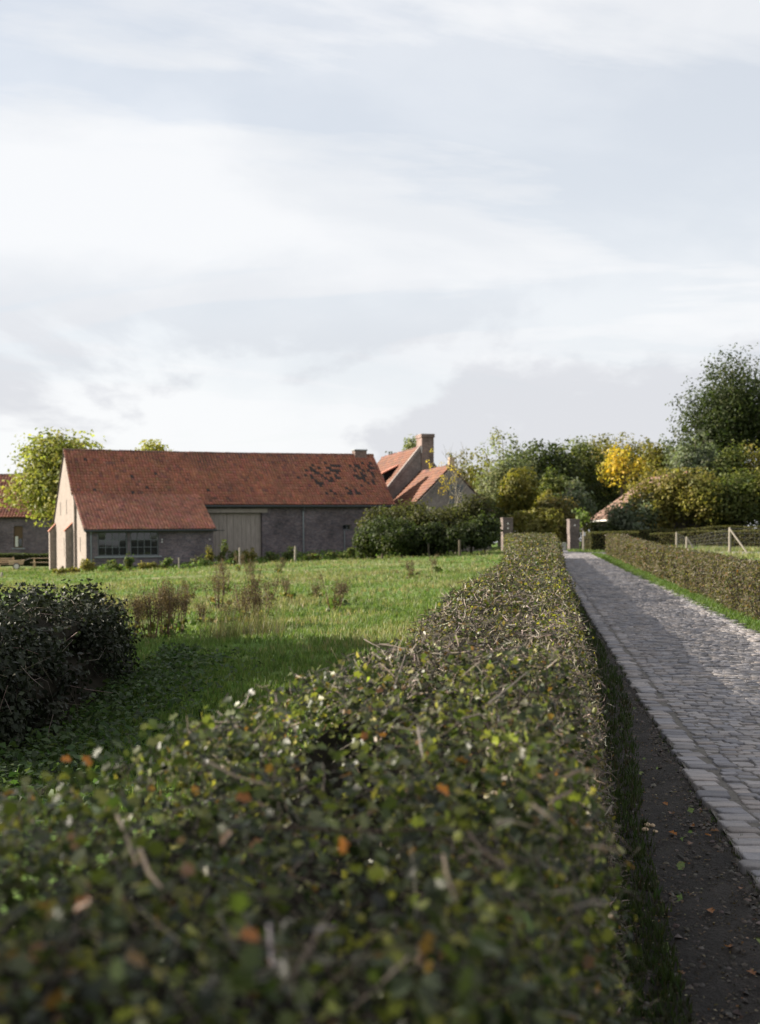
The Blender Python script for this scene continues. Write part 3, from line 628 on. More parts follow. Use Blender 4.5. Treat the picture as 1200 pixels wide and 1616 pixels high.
# paddock fence right: posts with braces and wire mesh
fposts = []
for (px, yt, d, lb, brace) in ((1068, 840, 88, 'straight pale fence post at the far corner of the paddock', None), (1084, 847, 84, 'low fence post with a diagonal brace in the paddock', (0.55, -0.2)),
                               (1152, 832, 72, 'tall pale fence post with a diagonal brace nearest the hedge', (0.45, -.8))):
    p, x, z, zt = post('paddock_post', px, yt, d, lb, .075, 'paddock fence posts'); fposts.append((x, d, zt))
    if brace:
        h = zt - z; MB().tube([(0, -.05, h * .92), (h * brace[0], h * brace[1], 0.0)], [.05, .05], 7).build('brace', M_wood, p)
wf = empty('wire_fence', (fposts[0][0], fposts[0][1], 0), 0, 'thin wire mesh fence strung between the paddock posts', 'fence')
line = [fposts[0], fposts[1], fposts[2], (26.0, 66.0, 2.6)]
mb = MB(); o0 = np.array([fposts[0][0], fposts[0][1], 0])
for k in range(6):
    pts = []
    for (x, y, zt) in line:
        zg = G(x, y); pts.append(np.array([x, y, zg + .15 + (zt - zg - .22) * k / 5]) - o0)
    mb.tube(pts, .004, 4)
mb.build('wire', M_wire, wf)
mb = MB()
for i in range(3):
    (xa, ya, za), (xb, yb, zb) = line[i], line[i + 1]; n = int(sqrt((xa - xb) ** 2 + (ya - yb) ** 2) / .3)
    for k in range(1, n):
        t = k / n; x, y, zt = xa + (xb - xa) * t, ya + (yb - ya) * t, za + (zb - za) * t; zg = G(x, y)
        mb.tube([np.array([x, y, zg + .15]) - o0, np.array([x, y, zt - .07]) - o0], .0025, 3)
mb.build('mesh_wire', M_wire, wf, 'stuff')
# wooden things on the lawn by the gable
x, y, z = P(68, 900, 92); pt = empty('picnic_table', (x, y, G(x, y)), .15, 'wooden picnic table on the lawn left of the gable', 'table')
for i in range(5): MB().bbox(-.8, .8, -.36 + i * .145, -.23 + i * .145, .72, .76, .005).build('board', M_freshwood, pt)
for sgn in (-1, 1):
    MB().bbox(-.8, .8, sgn * .72 - .12, sgn * .72 + .12, .42, .46, .005).build('seat', M_freshwood, pt)
    for q in (-1, 1): MB().tube([(sgn * .6, q * .62, 0), (sgn * .6, q * .22, .72)], .045, 4).build('leg', M_freshwood, pt)
    MB().box(sgn * .6 - .03, sgn * .6 + .03, -.8, .8, .36, .419).build('bearer', M_freshwood, pt)
x, y, z = P(11, 900, 90); bn = empty('wooden_bench', (x, y, G(x, y)), .5, 'pale slatted wooden bench at the left edge by the lawn', 'bench')
for i in range(3): MB().bbox(-.6, .6, -.25 + i * .16, -.11 + i * .16, .42, .45, .004).build('slat', M_freshwood, bn)
for i in range(3): MB().bbox(-.6, .6, .26, .29, .52 + i * .13, .62 + i * .13, .004).build('slat', M_freshwood, bn)
for sgn in (-1, 1):
    for q in (-.2, .24): MB().box(sgn * .5 - .03, sgn * .5 + .03, q - .03, q + .03, 0, .42 if q < 0 else .92).build('leg', M_freshwood, bn)
x, y, z = P(26, 900, 89); ca = empty('garden_cart', (x, y, G(x, y)), .3, 'small wooden garden cart with a wheel beside the bench', 'cart')
MB().prism([(-.45, .35), (.45, .35), (.55, .7), (-.5, .62)], 'y', -.3, .3).build('tray', M_freshwood, ca)
for sgn in (-1, 1):
    wh = MB().tube([(0, sgn * .36 - .03, .24), (0, sgn * .36 + .03, .24)], .24, 14).build('wheel', M_gutter, ca); MB().tube([(0, sgn * .36 - .034, .24), (0, sgn * .36 + .034, .24)], .17, 12).build('rim', M_lead, wh)
MB().tube([(.45, 0, .6), (.95, 0, .8)], .03, 6).build('handle', M_wood, ca)

# ------------------------------------------------------------------ vegetation builders
def clumps(r, c, rad, k, inner=0.35):
    """k points filling an ellipsoid, mostly near its surface"""
    v = unit(r.normal(size=(k, 3))); q = inner + (1 - inner) * r.random((k, 1)) ** 0.55
    return np.asarray(c) + v * q * np.asarray(rad), v
def crown(r, root, cen, nleaf, crad, lsize, palette, mat=None, leaf=LEAF2, upbias=0.4, droop=0.0, csig=0.5, outn=0.7):
    """leaves gathered round clump centres cen (k,3), clump radius crad (k,)"""
    k = len(cen); wt = crad ** 2; ci = r.choice(k, nleaf, p=wt / wt.sum()); off = np.clip(r.normal(size=(nleaf, 3)), -1.5, 1.5) * (.52 * crad[ci])[:, None]
    pos = cen[ci] + off; pos[:, 2] -= droop * r.random(nleaf) * crad[ci]
    mid = cen.mean(0); nrm = unit(off) * outn + unit(pos - mid) * 0.3 + r.normal(size=(nleaf, 3)) * 0.6; nrm[:, 2] += upbias
    tone = 1 + r.normal(size=(k, 1)) * 0.16
    base = pal(k, palette, r, 0.1); col = np.clip(base[ci] * 0.6 + pal(nleaf, palette, r, 0.2) * 0.4, 0, 1) * tone[ci]
    col = col * (.95 if palette not in (GOLD, DKGREEN) else 1.05 if palette is GOLD else .85)
    sz = lsize * r.uniform(0.6, 1.35, nleaf)
    return link('crown', scatter_mesh('crown', pos, nrm, sz, leaf[0], leaf[1], np.clip(col, .004, .95), r=r), mat or M_leafmat, root, 'stuff')
def limbs(r, root, base_r, cen, nlimb, trunk_top, bark=None, name='trunk'):
    mb = MB(); tt = np.array(trunk_top, float); mid = tt * .5 + np.array([r.normal() * base_r, r.normal() * base_r, 0])
    mb.tube([(0, 0, -.1), (0, 0, .05 * tt[2]), mid, tt], [base_r * 1.25, base_r, base_r * .8, base_r * .55], 8)
    tr = mb.build(name, bark or M_bark, root)
    lm = MB(); sel = r.permutation(len(cen))[:nlimb]
    for q in cen[sel]:
        t = r.uniform(.45, 1.0); st = mid + (tt - mid) * t if t > .5 else mid * (t * 2); d = q - st
        m1 = st + d * .5 + r.normal(size=3) * np.linalg.norm(d) * .08 + np.array([0, 0, .06 * np.linalg.norm(d)])
        lm.tube([st, m1, st + d * .97], [base_r * .34, base_r * .2, base_r * .06], 5)
    if nlimb: lm.build('limbs', bark or M_bark, tr)
    return tr
def tree_px(name, label, pxc, ytop, ybot, hw, d, palette, n=9000, lsize=.22, k=70, seed=1, cat='tree', group=None, inner=.35, crf=.34, mat=None, bark=None, droop=0, nl=12, ry=0.85, csig=.5, zmin=None, upb=.4):
    r = np.random.default_rng(seed + 1000); x = (pxc - 600) / F * d; zg = G(x, d)
    zt = EYE - (ytop - HZ) / F * d - zg; zb = max(EYE - (ybot - HZ) / F * d - zg, 0.1 if zmin is None else zmin); rx = hw / F * d; rz_ = (zt - zb) / 2
    n = int(n * .86); lsize *= 1.32; k = int(k * 1.25); rx *= 1.08
    root = empty(name, (x, d, zg), 0, label, cat, group)
    cr = crf * 1.0 * min(rx, rz_); k = int(k * 1.7); m = max(5, int(k / 14)); E = np.array([rx, rx * ry, rz_])
    lv = unit(r.normal(size=(m, 3))); lc = lv * r.uniform(.36, .74, (m, 1)); lc[:, 2] = lc[:, 2] * .9 + .02; lr_ = r.uniform(.30, .50, m)
    li = r.integers(0, m, k); dv = unit(r.normal(size=(k, 3))); q = lc[li] + dv * (lr_[li] * (.35 + .65 * r.random(k) ** .5))[:, None]
    nq = np.linalg.norm(q, axis=1, keepdims=True); q = q / np.maximum(nq / 1.02, 1.0)
    ns = int(k * .16); sp = unit(r.normal(size=(ns, 3)) + [0, 0, .9]); q[:ns] = sp * r.uniform(.85, 1.0, (ns, 1))
    cen = q * (E - cr * .4) + np.array([0, 0, zb + rz_]); cen[:, 2] = np.maximum(cen[:, 2], .05); cr_s = np.ones(k); cr_s[:ns] = r.uniform(.3, .6, ns)
    crad = cr * r.uniform(.55, 1.45, k) * cr_s
    limbs(r, root, max(.03, .022 * (zt)), cen, nl, (r.normal() * .1, 0, zb + rz_ * .9), bark)
    crown(r, root, cen, n, crad, lsize, palette, mat, droop=droop, csig=csig, upbias=upb)
    return root

PG = lambda a, b, c: [(4, a), (3, b), (2, c)]
WALNUT = PG((0.24, 0.25, 0.065), (0.30, 0.28, 0.075), (0.15, 0.17, 0.05))
YGREEN = PG((0.30, 0.30, 0.06), (0.36, 0.31, 0.07), (0.20, 0.22, 0.05))
DKGREEN = PG((0.048, 0.066, 0.024), (0.068, 0.085, 0.028), (0.032, 0.046, 0.018))
MIDG = PG((0.095, 0.115, 0.032), (0.13, 0.14, 0.038), (0.06, 0.082, 0.026))
WILLOW = PG((0.17, 0.19, 0.10), (0.21, 0.22, 0.12), (0.10, 0.13, 0.06))
OLIVE = PG((0.18, 0.165, 0.045), (0.125, 0.125, 0.036), (0.235, 0.195, 0.05))
BROWNOL = PG((0.125, 0.105, 0.035), (0.09, 0.088, 0.03), (0.17, 0.13, 0.045))
GOLD = [(4, (0.50, 0.35, 0.04)), (3, (0.42, 0.30, 0.04)), (2, (0.55, 0.42, 0.08)), (2, (0.25, 0.22, 0.04))]
YELOL = [(2, (0.23, 0.19, 0.035)), (3, (0.16, 0.15, 0.035)), (3, (0.10, 0.11, 0.03))]
SILVER = PG((0.13, 0.155, 0.10), (0.17, 0.19, 0.13), (0.08, 0.10, 0.06))
BGREEN = [(3, (0.10, 0.14, 0.035)), (2, (0.15, 0.19, 0.06)), (1, (0.07, 0.10, 0.025))]
GARD = PG((0.060, 0.066, 0.024), (0.085, 0.085, 0.03), (0.036, 0.042, 0.016))

# ------------------------------------------------------------------ trees behind the buildings
tree_px('walnut_tree', 'broad yellow-green tree rising behind the pale gable', 100, 676, 850, 96, 97, WALNUT, 19000, .25, 95, 1, crf=.30, nl=18, inner=.3)
tree_px('yellow_green_tree', 'small yellow-green treetop showing above the barn ridge', 243, 684, 790, 40, 118, YGREEN, 5000, .24, 40, 2, nl=6)
tree_px('dark_treetop', 'dark green treetop just right of the barn ridge', 622, 706, 800, 26, 125, DKGREEN, 3500, .25, 30, 3, nl=4)
tree_px('grey_green_tree', 'grey-green tree peeping out left of the tall chimney', 653, 688, 800, 28, 128, WILLOW, 4500, .22, 30, 4, nl=6)
tree_px('olive_tree_crown', 'olive green tree right behind the farmhouse chimney', 728, 706, 830, 40, 112, OLIVE, 8000, .2, 50, 5, nl=10)
tree_px('willow_tree', 'tall pale grey-green willow right of the farmhouse', 790, 668, 845, 52, 104, WILLOW, 15000, .19, 80, 6, droop=1.2, nl=18, bark=M_palebark, crf=.3)
tree_px('dark_tree', 'dark green tree in the wood right of the willow', 868, 690, 845, 58, 118, DKGREEN, 12000, .24, 70, 7, nl=8)
tree_px('green_tree', 'mid green tree in the wood above the gate pillars', 922, 688, 845, 46, 122, MIDG, 10000, .24, 60, 8, nl=8)
tree_px('pale_olive_tree', 'pale olive feathery tree behind the golden tree', 985, 674, 830, 46, 126, OLIVE, 10000, .22, 70, 9, droop=.8, nl=8)
tree_px('bushy_olive_tree', 'bushy olive tree between the golden tree and the big dark one', 1040, 684, 830, 36, 124, MIDG, 7000, .23, 50, 10, nl=6)
tree_px('big_dark_tree', 'tallest tree, big dark green crown at the right edge', 1154, 560, 775, 104, 112, DKGREEN, 42000, .20, 150, 11, crf=.26, inner=.25, nl=26)
tree_px('edge_tree', 'dark tree cut off by the right edge behind the tallest one', 1236, 572, 760, 46, 118, DKGREEN, 7000, .27, 50, 12, nl=8)
tree_px('silver_poplar', 'silvery grey-green tree below the tallest dark tree', 1095, 676, 790, 46, 105, SILVER, 10000, .2, 60, 13, nl=10)
tree_px('yellowing_tree', 'yellowing tree just right of the golden one', 1050, 697, 800, 40, 118, YELOL, 8000, .22, 50, 14, nl=8)
tree_px('golden_tree', 'bright golden yellow tree at the corner of the cottage roof', 984, 696, 796, 38, 115, GOLD, 1000, .27, 42, 15, nl=22, crf=.26, inner=.2, upb=.2)
tree_px('far_tree', 'mid green treetop between the willow and the dark tree', 838, 692, 850, 46, 132, MIDG, 7000, .25, 50, 201, nl=5)
tree_px('far_tree', 'olive treetop left of the willow above the farmhouse wing', 752, 704, 850, 44, 130, OLIVE, 6000, .25, 50, 202, nl=5)
tree_px('far_tree', 'dark treetop between the dark tree and the mid green one', 892, 686, 850, 48, 134, MIDG, 7000, .25, 50, 203, nl=5)
tree_px('far_tree', 'olive treetop just left of the golden tree', 952, 680, 850, 48, 134, OLIVE, 8000, .25, 50, 204, nl=5)
tree_px('far_tree', 'olive treetop right behind the golden tree', 1016, 684, 850, 46, 134, OLIVE, 8000, .25, 50, 205, nl=5)
tree_px('far_tree', 'green treetop below the left side of the tallest tree', 1074, 690, 850, 46, 132, MIDG, 8000, .25, 50, 206, nl=5)
for i, (px, yt, yb, hw, d, pl, lb) in enumerate([
    (830, 748, 850, 62, 113, DKGREEN, 'dark shrub mass low behind the left gate pillar'), (935, 752, 850, 66, 121, DKGREEN, 'dark shrub mass low behind the right gate pillar'),
    (822, 730, 815, 30, 99, YELOL, 'yellowing bush at the foot of the willow'), (875, 735, 820, 26, 101, MIDG, 'narrow green bush in the middle of the wood'),
    (905, 752, 825, 34, 99, SILVER, 'grey-green bush in the middle of the wood'), (868, 768, 835, 26, 96, YELOL, 'small yellow-topped bush below the grey-green bush'),
    (888, 780, 850, 42, 95, BROWNOL, 'brownish olive thicket above the right gate pillar'), (843, 797, 852, 46, 92, OLIVE, 'olive bush right of the left gate pillar'),
    (948, 745, 840, 34, 118, DKGREEN, 'dark bush left of the golden tree'),
    (962, 825, 846, 26, 100, DKGREEN, 'low dark bush under the eave of the cottage'), (1165, 700, 842, 54, 104, MIDG, 'green bush right of the silvery tree'), (1208, 690, 842, 50, 103.5, OLIVE, 'olive bush at the right edge above the paddock hedge'),
    (1006, 784, 842, 44, 101, SILVER, 'grey-green bush before the eave of the cottage'), (1034, 742, 842, 54, 101.5, OLIVE, 'tall green bush hiding the middle of the cottage'),
    (1095, 730, 842, 66, 101, OLIVE, 'broad olive-topped bush before the cottage ridge'), (1165, 735, 842, 66, 100.5, MIDG, 'broad green bush right of the cottage'), (1228, 730, 842, 54, 100, OLIVE, 'olive bush cut by the right edge behind the paddock')]):
    tree_px('shrub', lb, px, yt, yb + 20, hw, d, pl, 10000 if yb == 842 else 6500, .2, 60, 60 + i, 'shrub', 'shrubs in front of the wood', nl=10, bark=M_palebark if pl is SILVER else None)
tree_px('bright_sapling', 'bright green sapling beside the right gate pillar', 918, 794, 845, 17, 89, BGREEN, 420, .17, 14, 90, 'sapling', nl=12, upb=.1)
# shrubs in front of the farmhouse
for i, (px, yt, hw, d, pl, lb) in enumerate([
    (603, 794, 44, 79, GARD, 'green shrub at the right corner of the barn'), (655, 784, 52, 79, GARD, 'olive shrub left of the young tree'),
    (702, 794, 50, 77, GARD, 'brownish shrub below the young tree'), (744, 778, 46, 79, GARD, 'dark green shrub below the farmhouse gable'),
    (766, 804, 24, 76, DKGREEN, 'dark shrub beside the left gate pillar'), (635, 812, 70, 75.5, DKGREEN, 'low dark shrub behind the thin fence post'), (680, 806, 56, 76, GARD, 'dark shrub filling the middle of the row before the farmhouse'), (590, 824, 36, 77, DKGREEN, 'low dark shrub against the right end of the barn wall'), (716, 820, 58, 75, DKGREEN, 'low dark shrub behind the thicker fence post')]):
    tree_px('garden_shrub', lb, px, yt, 892, hw, d, pl, 6500, .15, 60, 100 + i, 'shrub', 'shrubs before the farmhouse', nl=14, zmin=0.05)
# young tree with the last yellow leaves
r = np.random.default_rng(55); x, y, _ = P(720, 860, 80); zg = G(x, y)
yt = empty('young_tree', (x, y, zg), 0, 'slender nearly bare young tree with a few yellow leaves before the farmhouse gable', 'tree')
mb = MB(); top = EYE - (712 - HZ) / F * 80 - zg
mb.tube([(0, 0, -.1), (.02, 0, 2), (-.03, 0, 3.6), (.05, 0, top * .8), (0, 0, top)], [.075, .06, .05, .03, .012], 7); yk = mb.build('trunk', M_palebark, yt)
mb = MB(); tips = []
for i in range(34):
    z0 = r.uniform(2.0, top * .9); a = r.uniform(0, 2 * pi); L = r.uniform(.8, 1.9) * (1.1 - .5 * z0 / top); st = np.array([0, 0, z0]); e = st + np.array([cos(a) * L * .75, sin(a) * L * .75, L * r.uniform(.5, 1.1)])
    mb.tube([st, (st + e) / 2 + [0, 0, -.06], e], [.022, .015, .005], 4); tips.append(e)
    for q in range(3):
        s2 = st + (e - st) * r.uniform(.3, .9); e2 = s2 + np.array([r.normal() * .3, r.normal() * .3, r.uniform(.3, .9)]); mb.tube([s2, e2], [.009, .003], 3)
mb.build('branches', M_palebark, yk, 'stuff')
cc = []
for (px, py) in ((681, 711), (676, 730), (682, 735), (697, 731), (711, 736), (718, 742), (704, 770), (698, 776), (708, 768), (714, 784), (700, 757), (716, 758), (722, 748)):
    q = P(px, py, 80); cc.append((q[0] - x, r.normal() * .3, q[2] - zg))
crown(r, yt, np.array(cc), 260, r.uniform(.15, .34, len(cc)), .13, GOLD, upbias=.1)
# weeds and low plants along the barn
WLAB = ['weed at the foot of the downpipe on the lean-to corner', 'weed below the left end of the lean-to window', 'tall thin weed below the left light of the lean-to window', 'low spreading weed below the middle post of the lean-to window', 'weed below the right end of the lean-to window', 'low weed at the right half of the lean-to wall', 'upright weed near the right end of the lean-to wall', 'tallest weed beside the left edge of the barn doors', 'weed before the left half of the barn doors', 'weed before the right half of the barn doors', 'weed just right of the barn doors', 'upright weed left of the long barn downpipe', 'low weed right of the long barn downpipe', 'low weed on the wall between the long downpipe and the small window', 'weed below the small barn window beside the shrubs', 'low dark weed before the pale gable']
WEED = PG((0.08, 0.12, 0.035), (0.12, 0.15, 0.05), (0.10, 0.085, 0.035))
for i, (px, yt_, yb, hw, d) in enumerate([(140, 880, 905, 14, 73), (178, 884, 905, 16, 73), (205, 868, 903, 10, 73.5), (232, 884, 902, 18, 74), (262, 878, 900, 14, 74.5), (318, 874, 898, 18, 76), (330, 858, 896, 10, 77), (352, 850, 894, 9, 78), (372, 866, 893, 16, 78), (394, 862, 892, 16, 79), (425, 868, 890, 18, 80), (458, 858, 888, 14, 80), (490, 872, 888, 20, 80), (528, 870, 886, 20, 80), (560, 864, 884, 18, 80), (108, 893, 910, 22, 70)]):
    tree_px('wall_weed', WLAB[i], px, yt_, yb + 6, hw, d, WEED if i % 3 else OLIVE, 700, .10, 18, 130 + i, 'weed', 'weeds along the barn', nl=5, zmin=.02)

# ------------------------------------------------------------------ clipped hedges
def hedge(name, label, Lf, Rf, Hf, segs, palette, twig_pal, seed=1, faces=('top', 'right', 'left'), pathx=LX, group=None, lean=0.0, mat=None, hidden=None):
    """Lf/Rf side offsets from the lane line, Hf height over ground, all of depth d.
    segs: (d0, d1, leaves per m2, leaf size, template, twigs per m2, twig length, twig radius)"""
    r = np.random.default_rng(seed); dm = segs[0][0]; root = empty(name, (float(pathx * dm + (Lf(dm) + Rf(dm)) / 2), dm, G(pathx * dm, dm)), 0, label, 'hedge', group)
    R0 = np.array(root.location)
    # the dark inside: stems and old wood
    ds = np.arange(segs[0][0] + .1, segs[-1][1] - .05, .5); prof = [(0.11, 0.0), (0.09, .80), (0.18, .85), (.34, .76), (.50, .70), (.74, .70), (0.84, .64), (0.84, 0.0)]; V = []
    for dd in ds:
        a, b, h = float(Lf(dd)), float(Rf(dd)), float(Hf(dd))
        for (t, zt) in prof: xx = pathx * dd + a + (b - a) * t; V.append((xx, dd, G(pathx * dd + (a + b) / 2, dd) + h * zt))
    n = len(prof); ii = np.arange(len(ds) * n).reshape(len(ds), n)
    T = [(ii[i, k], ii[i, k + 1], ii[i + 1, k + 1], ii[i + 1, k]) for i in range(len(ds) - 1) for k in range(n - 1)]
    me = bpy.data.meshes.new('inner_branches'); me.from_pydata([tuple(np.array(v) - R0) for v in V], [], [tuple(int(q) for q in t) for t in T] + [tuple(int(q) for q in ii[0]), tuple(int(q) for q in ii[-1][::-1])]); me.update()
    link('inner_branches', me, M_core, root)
    def sample(d0, d1, rho, deep):
        out = []
        for fc in faces + (('end0',) if d0 == segs[0][0] else ()) + (('end1',) if d1 == segs[-1][1] else ()):
            dmid = (d0 + d1) / 2; wd = float(Rf(dmid) - Lf(dmid)); h = float(Hf(dmid))
            area = (d1 - d0) * (wd if fc == 'top' else h) if not fc.startswith('end') else wd * h
            k = int(area * rho * (1.0 if fc == 'top' else .8 if fc != hidden else .5 if d0 < 4 else .3))
            dd = r.uniform(d0, d1, k); t = r.random(k); dep = -np.abs(r.normal(size=k)) * deep + r.normal(size=k) * .018
            a, b, h = Lf(dd), Rf(dd), Hf(dd)
            # rounded shoulders
            if fc == 'top':
                o = a + (b - a) * t; edge = np.minimum(t, 1 - t) * (b - a); z = h - np.clip(.16 - edge, 0, 1) ** 2 * 3.2 + dep; nn = np.stack([(t - .5) * .8, 0 * t, np.ones(k)], 1)
            elif fc in ('right', 'left'):
                z = h * t; q = np.clip((t - .82) / .18, 0, 1) ** 2 * .08; s_ = 1 if fc == 'right' else -1
                o = (b - q + dep + lean * (1 - t) ** 1.2) if s_ > 0 else (a + q - dep); nn = np.stack([np.full(k, s_ * 1.0), 0 * t, .25 + 0 * t], 1)
            else:
                e = d0 if fc == 'end0' else d1; s_ = -1 if fc == 'end0' else 1; dd = np.full(k, e) + dep * s_; o = a + (b - a) * t; z = h * r.random(k); nn = np.stack([0 * t, np.full(k, float(s_)), .2 + 0 * t], 1)
            hn = np.sin(dd * 5.3 + o * 7.1) + np.sin(dd * 9.7 - o * 5.2 + 1.3) + .8 * np.sin(o * 16 + dd * 3.1) + .7 * np.sin(dd * 17.3 + o * 11 + .7) + 1.0 * np.sin(dd * 2.3 + o * 3.1 + 2.2)
            drop = (hn > .8) & (r.random(k) < .75) & (dd < 12) & (fc == 'top')
            if fc == 'top': z = z - np.clip(hn - .4, 0, 1.8) * .15 * np.clip((9 - dd) / 3, .25, 1)
            bumpy = .035 * (np.sin(dd * 3.1 + o * 4) + np.sin(dd * 7.3 - o * 6 + 1.7) * .6)
            if fc == 'top': z = z + bumpy
            else: o = o + bumpy * (1 if fc == 'right' else -1 if fc == 'left' else 0)
            x = pathx * dd + o; kp = ~drop; out.append((np.stack([x, dd, gz(pathx * dd + (a + b) / 2, dd) + z], 1)[kp], nn[kp], o[kp]))
        return [np.concatenate(q) for q in zip(*out)]
    for si, (d0, d1, rho, ls, tp, trho, tl, tr) in enumerate(segs):
        pos, nn, o = sample(d0, d1, rho, .14 if d1 < 5 else .10); k = len(pos)
        nrm = nn * .8 + r.normal(size=(k, 3)) * .65
        col = palette(pos, o, r) if callable(palette) else pal(k, palette, r, .22)
        keep = col[:, 0] >= 0; pos, nrm, col = pos[keep], nrm[keep], col[keep]; k = len(pos)
        link('leaves', scatter_mesh('leaves', pos - R0, nrm, ls * r.uniform(.55, 1.3, k), tp[0], tp[1], col, r=r), mat or M_leaf, root, 'stuff')
        if trho:
            pos, nn, o = sample(d0, d1, trho, .075); k = len(pos)
            dirv = nn * .35 + r.normal(size=(k, 3)) * np.array([.8, .8, .55]); pos = pos - unit(dirv) * tl * .6
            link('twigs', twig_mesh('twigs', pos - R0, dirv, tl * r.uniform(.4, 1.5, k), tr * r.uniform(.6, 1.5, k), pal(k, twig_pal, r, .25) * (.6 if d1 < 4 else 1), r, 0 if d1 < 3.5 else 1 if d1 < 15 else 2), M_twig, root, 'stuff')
    return root
TW = [(4, (0.140, 0.116, 0.092)), (3, (0.095, 0.076, 0.056)), (1.6, (0.23, 0.195, 0.16)), (3, (0.045, 0.036, 0.028))]
def near_pal(pos, o, r):
    d = pos[:, 1]; k = len(d)
    green = pal(k, [(4, (0.040, 0.054, 0.017)), (3, (0.075, 0.090, 0.024)), (4, (0.019, 0.027, 0.012)), (1.2, (0.155, 0.16, 0.035)), (.5, (0.21, 0.215, 0.05)), (.9, (0.10, 0.105, 0.062)), (.45, (0.16, 0.09, 0.03)), (.12, (0.26, 0.26, 0.16))], r, .25)  # brightest yellow-green is sun sparks put into the leaf colour
    brown = pal(k, [(3, (0.095, 0.088, 0.028)), (3, (0.062, 0.070, 0.020)), (1.5, (0.12, 0.085, 0.04)), (3, (0.05, 0.07, 0.018)), (1.2, (0.17, 0.16, 0.03))], r, .25)
    t = np.clip((d - 4.3) / 1.2, 0, 1); patch = np.exp(-(((d - 7.2) / .55) ** 2 + ((o - .2) / .22) ** 2)) + .8 * np.exp(-(((d - 11) / 1.2) ** 2 + ((o - .25) / .18) ** 2))
    pick = r.random(k) < np.clip(t * .82 - patch, 0, 1); c = np.where(pick[:, None], brown, green)
    yel = r.random(k) < patch * .7; c[yel] = pal(int(yel.sum()), [(1, (0.27, 0.25, 0.03)), (1, (0.20, 0.21, 0.03))], r, .15)
    thin = (d > 4.3) & (d < 9.5) & (r.random(k) < .42 * (1 - np.clip(patch, 0, 1))); c[thin] = -1          # clipped hard: twigs show
    return c
hL = lambda d: np.interp(d, [-3, 1, 2.5, 3.6, 5.5, 10, 13, 19, 30, 45, 63], [-1.15, -1.15, -1.07, -.86, -.66, -.66, -.54, -.46, -.52, -.92, -1.36])
hR = lambda d: np.interp(d, [-3, 1.7, 2.9, 5.8, 19, 30, 40, 63], [.0, .06, .11, .24, .42, .62, .86, 1.15]) + .03 * np.sin(np.asarray(d) * 1.1) + .02 * np.sin(np.asarray(d) * 2.7)
hH = lambda d: np.interp(d, [-3, 3.6, 4.4, 5.2, 30, 63], [1.25, 1.27, 1.30, 1.24, 1.25, 1.25]) + .016 * np.sin(np.asarray(d) * 1.7) + .022 * np.sin(np.asarray(d) * .61 + 1)
nh = hedge('clipped_hedge', 'long clipped hedge running from the foreground up the left side of the lane', hL, hR, hH,
           [(-2.5, .7, 500, .05, LEAF4, 100, .12, .004), (.7, 1.8, 3700, .024, LOBED, 650, .08, .0014), (1.8, 3.0, 3900, .024, LOBED, 800, .08, .0014), (3.0, 4.6, 3800, .024, LOBED, 1500, .065, .0014), (4.6, 8, 3000, .026, LEAF2, 2400, .055, .0019), (8, 14, 1900, .033, LEAF2, 1100, .065, .0023),
            (14, 28, 1150, .045, LEAF2, 450, .08, .003), (28, 64, 520, .07, LEAF2, 120, .12, .005)], near_pal, TW, 5, lean=.17, hidden='left')
RHP = [(1.5, (0.05, 0.058, 0.018)), (3, (0.105, 0.09, 0.038)), (3, (0.08, 0.078, 0.028)), (2, (0.13, 0.10, 0.05)), (2, (0.065, 0.075, 0.022)), (.5, (0.16, 0.08, 0.03)), (.6, (0.15, 0.14, 0.03))]
hedge('lane_hedge', 'clipped brownish hedge along the right side of the lane', lambda d: 4.02 + .05 * np.sin(np.asarray(d) * .9) + .035 * np.sin(np.asarray(d) * 2.3 + 1), lambda d: np.asarray(d) * 0 + 4.95, lambda d: np.interp(d, [8, 20, 28, 44, 60, 70], [1.0, .98, .95, .95, 1.08, 1.20]) + .022 * np.sin(np.asarray(d) * .8) + .015 * np.sin(np.asarray(d) * 2.1),
      [(14, 20, 500, .06, LEAF2, 150, .10, .004), (20, 36, 950, .055, LEAF2, 300, .11, .004), (36, 70, 480, .08, LEAF2, 140, .15, .006)], RHP, TW, 6, mat=M_leafmat, hidden='right')
